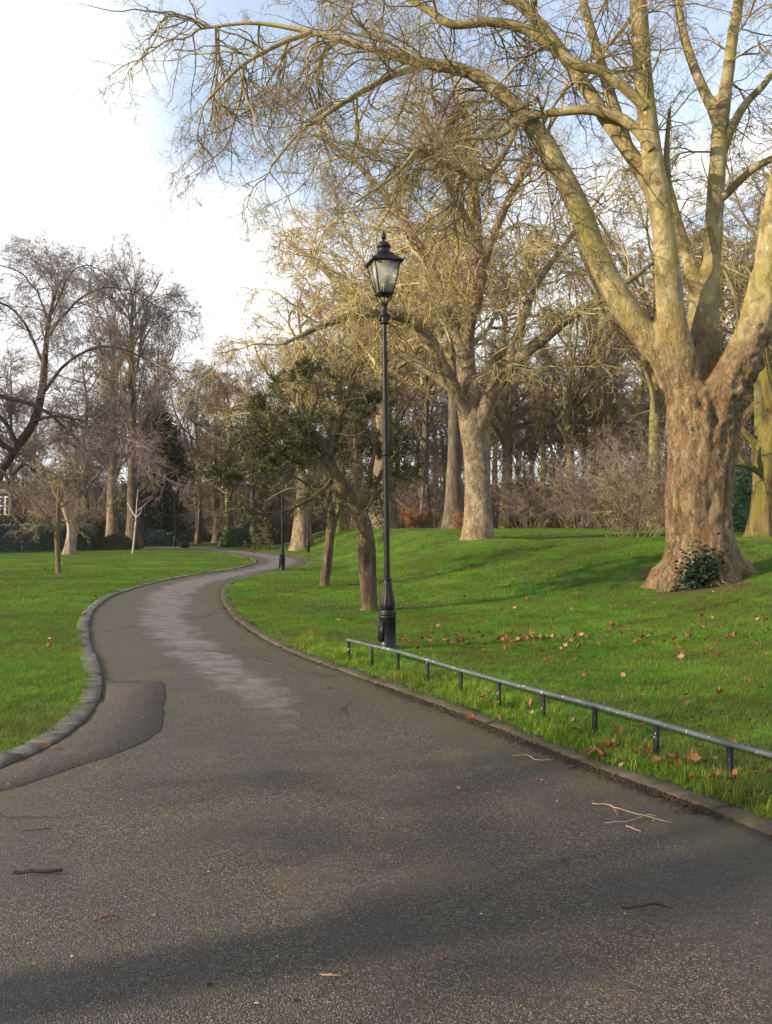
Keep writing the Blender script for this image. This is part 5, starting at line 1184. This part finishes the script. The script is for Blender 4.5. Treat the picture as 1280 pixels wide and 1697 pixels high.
def leaves():
    rng = np.random.default_rng(77); protos = []
    for k, (mt, cu) in enumerate((('leaf_brown', 1.0), ('leaf_dark', 1.5), ('leaf_pale', .8), ('leaf_brown', 1.7), ('leaf_dark', 1.0))):
        me = leaf_mesh('fallen_leaf', 200 + k, cu); me.materials.append(M[mt]); protos.append(me)
    pix_pts = [(1021, 1043, 15), (962, 1061, 13), (1145, 1062, 25), (1128, 1098, 17), (1068, 1162, 14), (1194, 1158, 20), (880, 1062, 22), (868, 1066, 20), (892, 1063, 16), (770, 1068, 16), (758, 1070, 14), (742, 1070, 12), (735, 1068, 12), (768, 1078, 10), (1080, 1108, 11), (1265, 1150, 12), (1240, 1140, 16), (1185, 1070, 10), (1175, 1088, 9), (955, 1104, 12), (966, 1132, 13), (1135, 1165, 11), (1140, 1180, 8), (1122, 1277, 26), (1155, 1280, 14), (1188, 1308, 16), (1016, 1262, 14), (1022, 1250, 10), (1056, 1268, 11), (1080, 1238, 10), (980, 1060, 9), (1000, 1066, 11), (1100, 1073, 11), (1075, 1050, 9), (1115, 1075, 10), (830, 1018, 8), (935, 1020, 7), (905, 1030, 8), (1010, 1012, 8), (1250, 1030, 10), (1180, 1030, 8), (1215, 1250, 12), (1262, 1262, 12), (1205, 975, 9), (1230, 957, 10), (1150, 972, 9), (1130, 975, 8), (1060, 1030, 8), (725, 1045, 9), (700, 1065, 9), (850, 1050, 8), (935, 1065, 14), (990, 1075, 10), (1035, 1128, 9), (905, 1105, 7), (1160, 1215, 10), (845, 1100, 9), (800, 1085, 8), (560, 1035, 8), (545, 1032, 10), (583, 1032, 9), (600, 1015, 7), (100, 940, 10), (75, 947, 8)]
    for cx, cy, n_, sx_, sy_ in ((760, 1069, 13, 26, 4), (880, 1063, 15, 26, 5), (960, 1063, 9, 20, 5), (1012, 1044, 7, 16, 5), (1090, 1068, 10, 32, 6), (930, 1020, 8, 60, 8), (1150, 1278, 8, 40, 14), (1180, 972, 9, 35, 7), (690, 1062, 6, 20, 6)):
        for _ in range(n_): pix_pts.append((min(rng.normal(cx, sx_), 1278), rng.normal(cy, sy_), 0))
    for _ in range(125):
        px = rng.uniform(660, 1278); py = 915 + 185 * rng.random() ** .75
        if rng.random() < .35: py = rng.normal(1062, 9)
        pix_pts.append((px, py, 0))
    for _ in range(34): pix_pts.append((rng.uniform(10, 400), rng.uniform(930, 1100), 0))
    for _ in range(34):
        t_ = rng.random(); pix_pts.append((760 + 520 * t_ + rng.normal(0, 14), 1178 + 165 * t_ + rng.normal(0, 20), 0))
    cnt = 0
    for px, py, s_ in pix_pts:
        x, y = ground_at(px, py); sd = float(poly_sd(np.array([x]), np.array([y]))[0])
        if sd < .05: continue
        size = max(s_ * y / FOC * 1.15, .08) if s_ else rng.uniform(.06, .13) * (1 + .15 * (y > 15))
        me = protos[rng.integers(0, len(protos))]
        if s_ >= 14 : me = protos[rng.choice([0, 2, 3])]
        o = bpy.data.objects.new('fallen_leaf', me); COL.objects.link(o)
        z = (.05 if sd < KERB_W else float(lawn_z(x, y)) + rng.uniform(.045, .065) + .015 * (sd < 1.0 and y < 10))
        o.location = (x, y, z); o.rotation_euler = (rng.normal(0, .35) + (.25 if s_ >= 12 else 0), rng.normal(0, .35), rng.uniform(0, 6.28)); o.scale = (size, size, size)
        g_ = px < 460 and 'left' or 'right'
        tone = {'leaf_brown': 'russet', 'leaf_dark': 'dark brown', 'leaf_pale': 'pale tan'}[me.materials[0].name]; zone = 'on the left lawn' if g_ == 'left' else 'in the rough grass under the low rail' if sd < 1.1 and y < 10 else 'near the lamp base' if math.hypot(x - L0.location.x, y - L0.location.y) < 2.2 else 'round the huge plane foot' if math.hypot(x - 5.9, y - 16) < 2.6 else 'in the leaf drift across the lawn' if 1048 < py < 1084 else 'on the lawn between rail and drift' if py >= 1084 else 'on the lawn beyond the drift' if y < 17 else 'far up on the mound'
        big_ = 'large ' if size > .19 else ''
        tag(o, f'{big_}{tone} fallen leaf lying {zone}', 'leaf', f'{big_}{tone} fallen leaves {zone}')
    def single(px, py, size, label, k, z=.02, rx=.3):
        x, y = gpix(px, py); o = bpy.data.objects.new('fallen_leaf', protos[k]); COL.objects.link(o); o.location = (x, y, z); o.rotation_euler = (rx, .2, px * .1); o.scale = (size,) * 3; tag(o, label, 'leaf')
    single(782, 1205, .13, 'curled brown leaf lying on the kerb edge below the rail', 3, .06)
    single(72, 1245, .10, 'orange brown leaf lying against the left kerb stones', 0, .03)
    single(170, 1122, .11, 'brown leaf caught at the widest bulge of the left kerb', 4, .03)
    single(758, 1311, .05, 'tiny pale leaf scrap alone on the open tarmac', 2, .015)
    single(548, 1143, .09, 'dark leaf scrap on the tarmac near the start of the rail', 4, .015)
leaves()
def stick(name, label, lines, mat, cat='twig'):
    """lines: lists of (px, py, radius in m); lie on the tarmac"""
    root = None; x0, y0 = gpix(lines[0][0][0], lines[0][0][1]); root = tag(empty(name, (x0, y0, 0)), label, cat); rng = np.random.default_rng(len(label))
    for i, ln in enumerate(lines):
        P = np.array([(*gpix(px, py), r + .010) for px, py, r in ln]); Rr = np.array([r for _, _, r in ln]); q = catmull(np.column_stack([P - np.array([x0, y0, 0]), Rr]), 14)
        q[:, 2] += np.abs(rng.normal(0, .003, 14)); g = Geo(); g.tubes(q[:, :3], np.maximum(q[:, 3] * .72, .0010), 6, True); g.obj('stem' if i == 0 else 'shoot', M[mat], root)
stick('forked_twig', 'pale forked twig lying on the tarmac near the right kerb', [[(981, 1336, .004), (1010, 1339, .005), (1020, 1344, .005), (1060, 1354, .004), (1115, 1368, .002)], [(1003, 1369, .003), (1040, 1366, .004), (1070, 1356, .004), (1088, 1356, .003)], [(1018, 1344, .003), (1024, 1356, .0015)]], 'dead_twig')
stick('short_twig', 'short straight pale twig just below the forked one', [[(1038, 1374, .005), (1052, 1379, .005), (1063, 1382, .003)]], 'dead_twig')
stick('curved_twig', 'curved pale twig on the tarmac beside the kerb under the rail', [[(850, 1256, .004), (875, 1256, .005), (890, 1264, .005), (916, 1262, .003)], [(872, 1256, .003), (866, 1252, .002)]], 'dead_twig')
stick('dark_stick', 'straight black stick on the tarmac at the left', [[(20, 1455, .011), (50, 1453, .012), (80, 1452, .012), (104, 1450, .010)]], 'dark_stick', 'stick')
stick('red_twig', 'short reddish twig on the near tarmac', [[(152, 1535, .004), (170, 1529, .006), (190, 1523, .004)]], 'red_stick')
stick('thin_twig', 'thin dark twig on the far left tarmac', [[(35, 1382, .003), (60, 1381, .004), (84, 1378, .004)]], 'dark_stick')
stick('bent_twig', 'bent dark brown twig lying in the shade band', [[(1032, 1512, .005), (1060, 1509, .006), (1085, 1505, .006), (1112, 1510, .003)]], 'dark_stick')
stick('bark_scrap', 'small pale splinter on the near tarmac', [[(532, 1622, .004), (550, 1624, .005), (567, 1624, .003)]], 'dead_twig', 'splinter')
stick('grass_twig', 'pale twig lying across the right kerb stones', [[(951, 1256, .004), (965, 1258, .004), (978, 1266, .003), (988, 1268, .002)]], 'dead_twig')
def stones():
    rng = np.random.default_rng(9); g = Geo(); g.lathe([(0, -.5), (.6, -.4), (1, 0), (.7, .45), (0, .6)], 7); me = g.mesh('pebble'); me.materials.append(M['pale_stone'])
    for px, py in ((298, 1176, ), (201, 1328), (798, 1519), (346, 1448), (1254, 1534), (238, 1190), (184, 1186), (120, 1590), (256, 1521), (955, 1430), (460, 1590)):
        o = bpy.data.objects.new('pebble', me); COL.objects.link(o); x, y = gpix(px, py); o.location = (x, y, .012); s_ = rng.uniform(.0035, .006); o.scale = (s_ * 1.4, s_, s_ * .8); o.rotation_euler = (0, 0, rng.uniform(0, 6)); tag(o, 'tiny white pebble on the tarmac', 'pebble', 'white pebbles on the tarmac')
stones()

def grit():
    rng = np.random.default_rng(31); n = 2600; y = np.sqrt(rng.uniform(2.5 ** 2, 15 ** 2, n)); x = rng.uniform(-.5, .5, n) * y; sd = poly_sd(x, y)
    keep = (sd < -.05) & (rng.random(n) < np.clip(.35 + .8 * np.exp(sd * 1.6), 0, 1)); x, y = x[keep], y[keep]; n = len(x)
    base = np.array([(1, 0, 0), (0, 1, 0), (-1, 0, 0), (0, -1, 0), (0, 0, .8)]); sz = rng.uniform(.0022, .0055, n) * rng.choice([1, 1, 1, 1.9], n)
    V = base[None] * rng.uniform(.5, 1.6, (n, 5, 3)) * sz[:, None, None]; an = rng.uniform(0, 6.28, n); c, s_ = np.cos(an)[:, None], np.sin(an)[:, None]
    V = np.stack([V[..., 0] * c - V[..., 1] * s_, V[..., 0] * s_ + V[..., 1] * c, V[..., 2]], -1) + np.column_stack([x, y, np.full(n, .005)])[:, None]
    i = np.arange(n)[:, None] * 5; F = lambda k: np.concatenate([i[k] + np.array([[a, b, 4]]) for a, b in ((0, 1), (1, 2), (2, 3), (3, 0))])
    for nm, mt, k in (('dark_grit', 'soil', np.arange(0, n, 2)), ('pale_grit', 'dead_twig', np.arange(1, n, 4)), ('leaf_crumbs', 'red_stick', np.arange(3, n, 4))):
        me = np_mesh(nm, V.reshape(-1, 3), F(k)); tag(link(nm, me, M[mt], None, False), nm.replace('_', ' ') + ' scattered thinly over the tarmac', 'grit', kind='stuff')
grit()
# ------------------------------------------------------------------ grass
def grass():
    rng = np.random.default_rng(55)
    def tuft(name, n, h, spread, w, mat, bend):
        a = rng.uniform(0, 6.28, n); r = spread * np.sqrt(rng.random(n)); b = np.column_stack([np.cos(a) * r, np.sin(a) * r, 0 * a - .012])
        d = rng.uniform(0, 6.28, n); ln = h * rng.uniform(.45, 1.15, n); dx = np.column_stack([np.cos(d), np.sin(d), 0 * d]); sx = np.column_stack([-np.sin(d), np.cos(d), 0 * d]); bb = rng.uniform(.2, 1, n) * bend
        wd = (w * rng.uniform(.6, 1.2, n))[:, None]; up = np.array([0, 0, 1.])
        m1 = b + dx * (ln * bb * .25)[:, None] + up * (ln * .55)[:, None]; tp = b + dx * (ln * bb)[:, None] + up * (ln * (1 - bb * .35))[:, None]
        V = np.stack([b - sx * wd, b + sx * wd, m1 + sx * wd * .75, m1 - sx * wd * .75, tp], 1).reshape(-1, 3); i = np.arange(n)[:, None] * 5
        me = np_mesh(name, V, [i + np.array([[0, 1, 2, 3]]), i + np.array([[3, 2, 4]])]); me.materials.append(mat); return bpy.data.objects.new(name, me)
    def coll(name, objs):
        c = bpy.data.collections.new(name); [c.objects.link(o) for o in objs]; return c
    short = coll('short_tufts', [tuft('grass_tuft', 34, .055, .075, .0017, M['grass'], .9) for _ in range(4)])
    wide = coll('wide_tufts', [tuft('grass_tuft', 46, .06, .17, .0036, M['grass'], .9) for _ in range(4)])
    long_ = coll('long_tufts', [tuft('grass_tuft', 26, .12, .06, .0022, M['rough_grass'], .9) for _ in range(4)])
    def scatter(name, pts, rots, scl, c, label):
        me = bpy.data.meshes.new(name); me.vertices.add(len(pts)); me.vertices.foreach_set('co', pts.astype(np.float32).ravel())
        me.attributes.new('rot', 'FLOAT_VECTOR', 'POINT').data.foreach_set('vector', rots.astype(np.float32).ravel())
        me.attributes.new('scl', 'FLOAT', 'POINT').data.foreach_set('value', scl.astype(np.float32))
        o = bpy.data.objects.new(name, me); COL.objects.link(o)
        ng = bpy.data.node_groups.new(name, 'GeometryNodeTree'); ng.interface.new_socket('Geometry', in_out='INPUT', socket_type='NodeSocketGeometry'); ng.interface.new_socket('Geometry', in_out='OUTPUT', socket_type='NodeSocketGeometry')
        N = ng.nodes; gi = N.new('NodeGroupInput'); go = N.new('NodeGroupOutput'); iop = N.new('GeometryNodeInstanceOnPoints'); ci = N.new('GeometryNodeCollectionInfo'); ci.inputs[0].default_value = c; ci.inputs['Separate Children'].default_value = True; ci.inputs['Reset Children'].default_value = True
        iop.inputs['Pick Instance'].default_value = True
        ra = N.new('GeometryNodeInputNamedAttribute'); ra.data_type = 'FLOAT_VECTOR'; ra.inputs[0].default_value = 'rot'; sa = N.new('GeometryNodeInputNamedAttribute'); sa.data_type = 'FLOAT'; sa.inputs[0].default_value = 'scl'
        e2r = N.new('FunctionNodeEulerToRotation'); lk = ng.links.new
        lk(gi.outputs[0], iop.inputs['Points']); lk(ci.outputs[0], iop.inputs['Instance']); lk(ra.outputs[0], e2r.inputs[0]); lk(e2r.outputs[0], iop.inputs['Rotation']); lk(sa.outputs[0], iop.inputs['Scale']); lk(iop.outputs[0], go.inputs[0])
        o.modifiers.new('scatter', 'NODES').node_group = ng
        tag(o, label, 'grass', kind='stuff')
    def field(y0, y1, dens, margin=1.0, sd0=KERB_W + .0):
        """random points on the lawn inside a wedge a little wider than the view"""
        ar = [];
        n = int(dens * (y1 - y0) * (y1 + y0) / 2 * (2 * (640 / FOC) + .14))
        y = np.sqrt(rng.uniform(y0 ** 2, y1 ** 2, n)); x = rng.uniform(-.53, .53, n) * y
        sd = poly_sd(x, y); k = sd > sd0 - .045 + rng.exponential(.012, n) * 0 
        return thin_out(x[k], y[k], sd[k])
    wp = [(*ground_at(px, py), r, w_) for px, py, r, w_ in WORN]
    def thin_out(x, y, sd):
        w = np.zeros(len(x))
        for wx, wy, r, w_ in wp: w = np.maximum(w, w_ * np.exp(-(((x - wx) ** 2 + (y - wy) ** 2) / r ** 2)))
        k = rng.random(len(x)) > np.clip((w - .12) * 1.5 + .25 * vnoise(np.stack([x * 3, y * 3, 0 * x], -1)), 0, .95) ; return x[k], y[k], sd[k]
    def place(x, y, smin, smax, lift=0.0):
        n = len(x); return np.column_stack([x, y, lawn_z(x, y) + lift]), np.column_stack([rng.normal(0, .1, n), rng.normal(0, .1, n), rng.uniform(0, 6.28, n)]), rng.uniform(smin, smax, n)
    X = []; 
    x, y, sd = field(3.6, 10, 420); a = place(x, y, .7, 1.25)
    x, y, sd = field(10, 17, 210); b = place(x, y, .8, 1.35)
    scatter('mown_grass', *[np.concatenate(q) for q in zip(a, b)], short, 'short mown grass blades of the near lawn')
    x, y, sd = field(17, 30, 46); a = place(x, y, .85, 1.3); x, y, sd = field(30, 60, 11); b = place(x, y, .9, 1.5)
    scatter('mown_grass', *[np.concatenate(q) for q in zip(a, b)], wide, 'short mown grass of the farther lawn')
    # longer uncut grass under the rail and against the kerbs
    x, y, sd = field(3.4, 13, 1000); k = (x > -2.2) & (sd < .75) & (rng.random(len(x)) < .75 * np.exp(-((sd - .42) / .22) ** 2) * np.clip(.75 + .9 * vnoise(np.stack([x * 2.2, y * 2.2, 0 * x], -1)), .08, 1)) & (x > -1.2 * (y > 9))
    a = place(x[k], y[k], .5, 1.25)
    k2 = (sd < .30) & (rng.random(len(x)) < .22); b = place(x[k2], y[k2], .3, .65)
    k3 = (sd > .3) & (rng.random(len(x)) < .05 * np.clip(vnoise(np.stack([x * .9, y * .9, 0 * x], -1)) * 2.2 - .2, 0, 1)); c3 = place(x[k3], y[k3], .3, .62)
    scatter('uncut_grass', *[np.concatenate(q) for q in zip(a, b, c3)], long_, 'longer uncut grass under the low rail and along the kerbs')
grass()

# copies that would share a wording are told apart by how far off they stand
def tell_apart():
    same = {}
    for o in COL.objects:
        if o.parent is None and o.get('group') in (FG, 'thicket shrubs under the far trees'): same.setdefault(o['label'], []).append(o)
    for lb, os_ in same.items():
        if len(os_) > 1:
            os_.sort(key=lambda o: o.location.y); w = ['nearer', 'farther'] if len(os_) == 2 else ['nearest'] + ['middle'] * (len(os_) - 2) + ['farthest']
            for o, q in zip(os_, w): o['label'] = q + ' ' + lb
tell_apart()
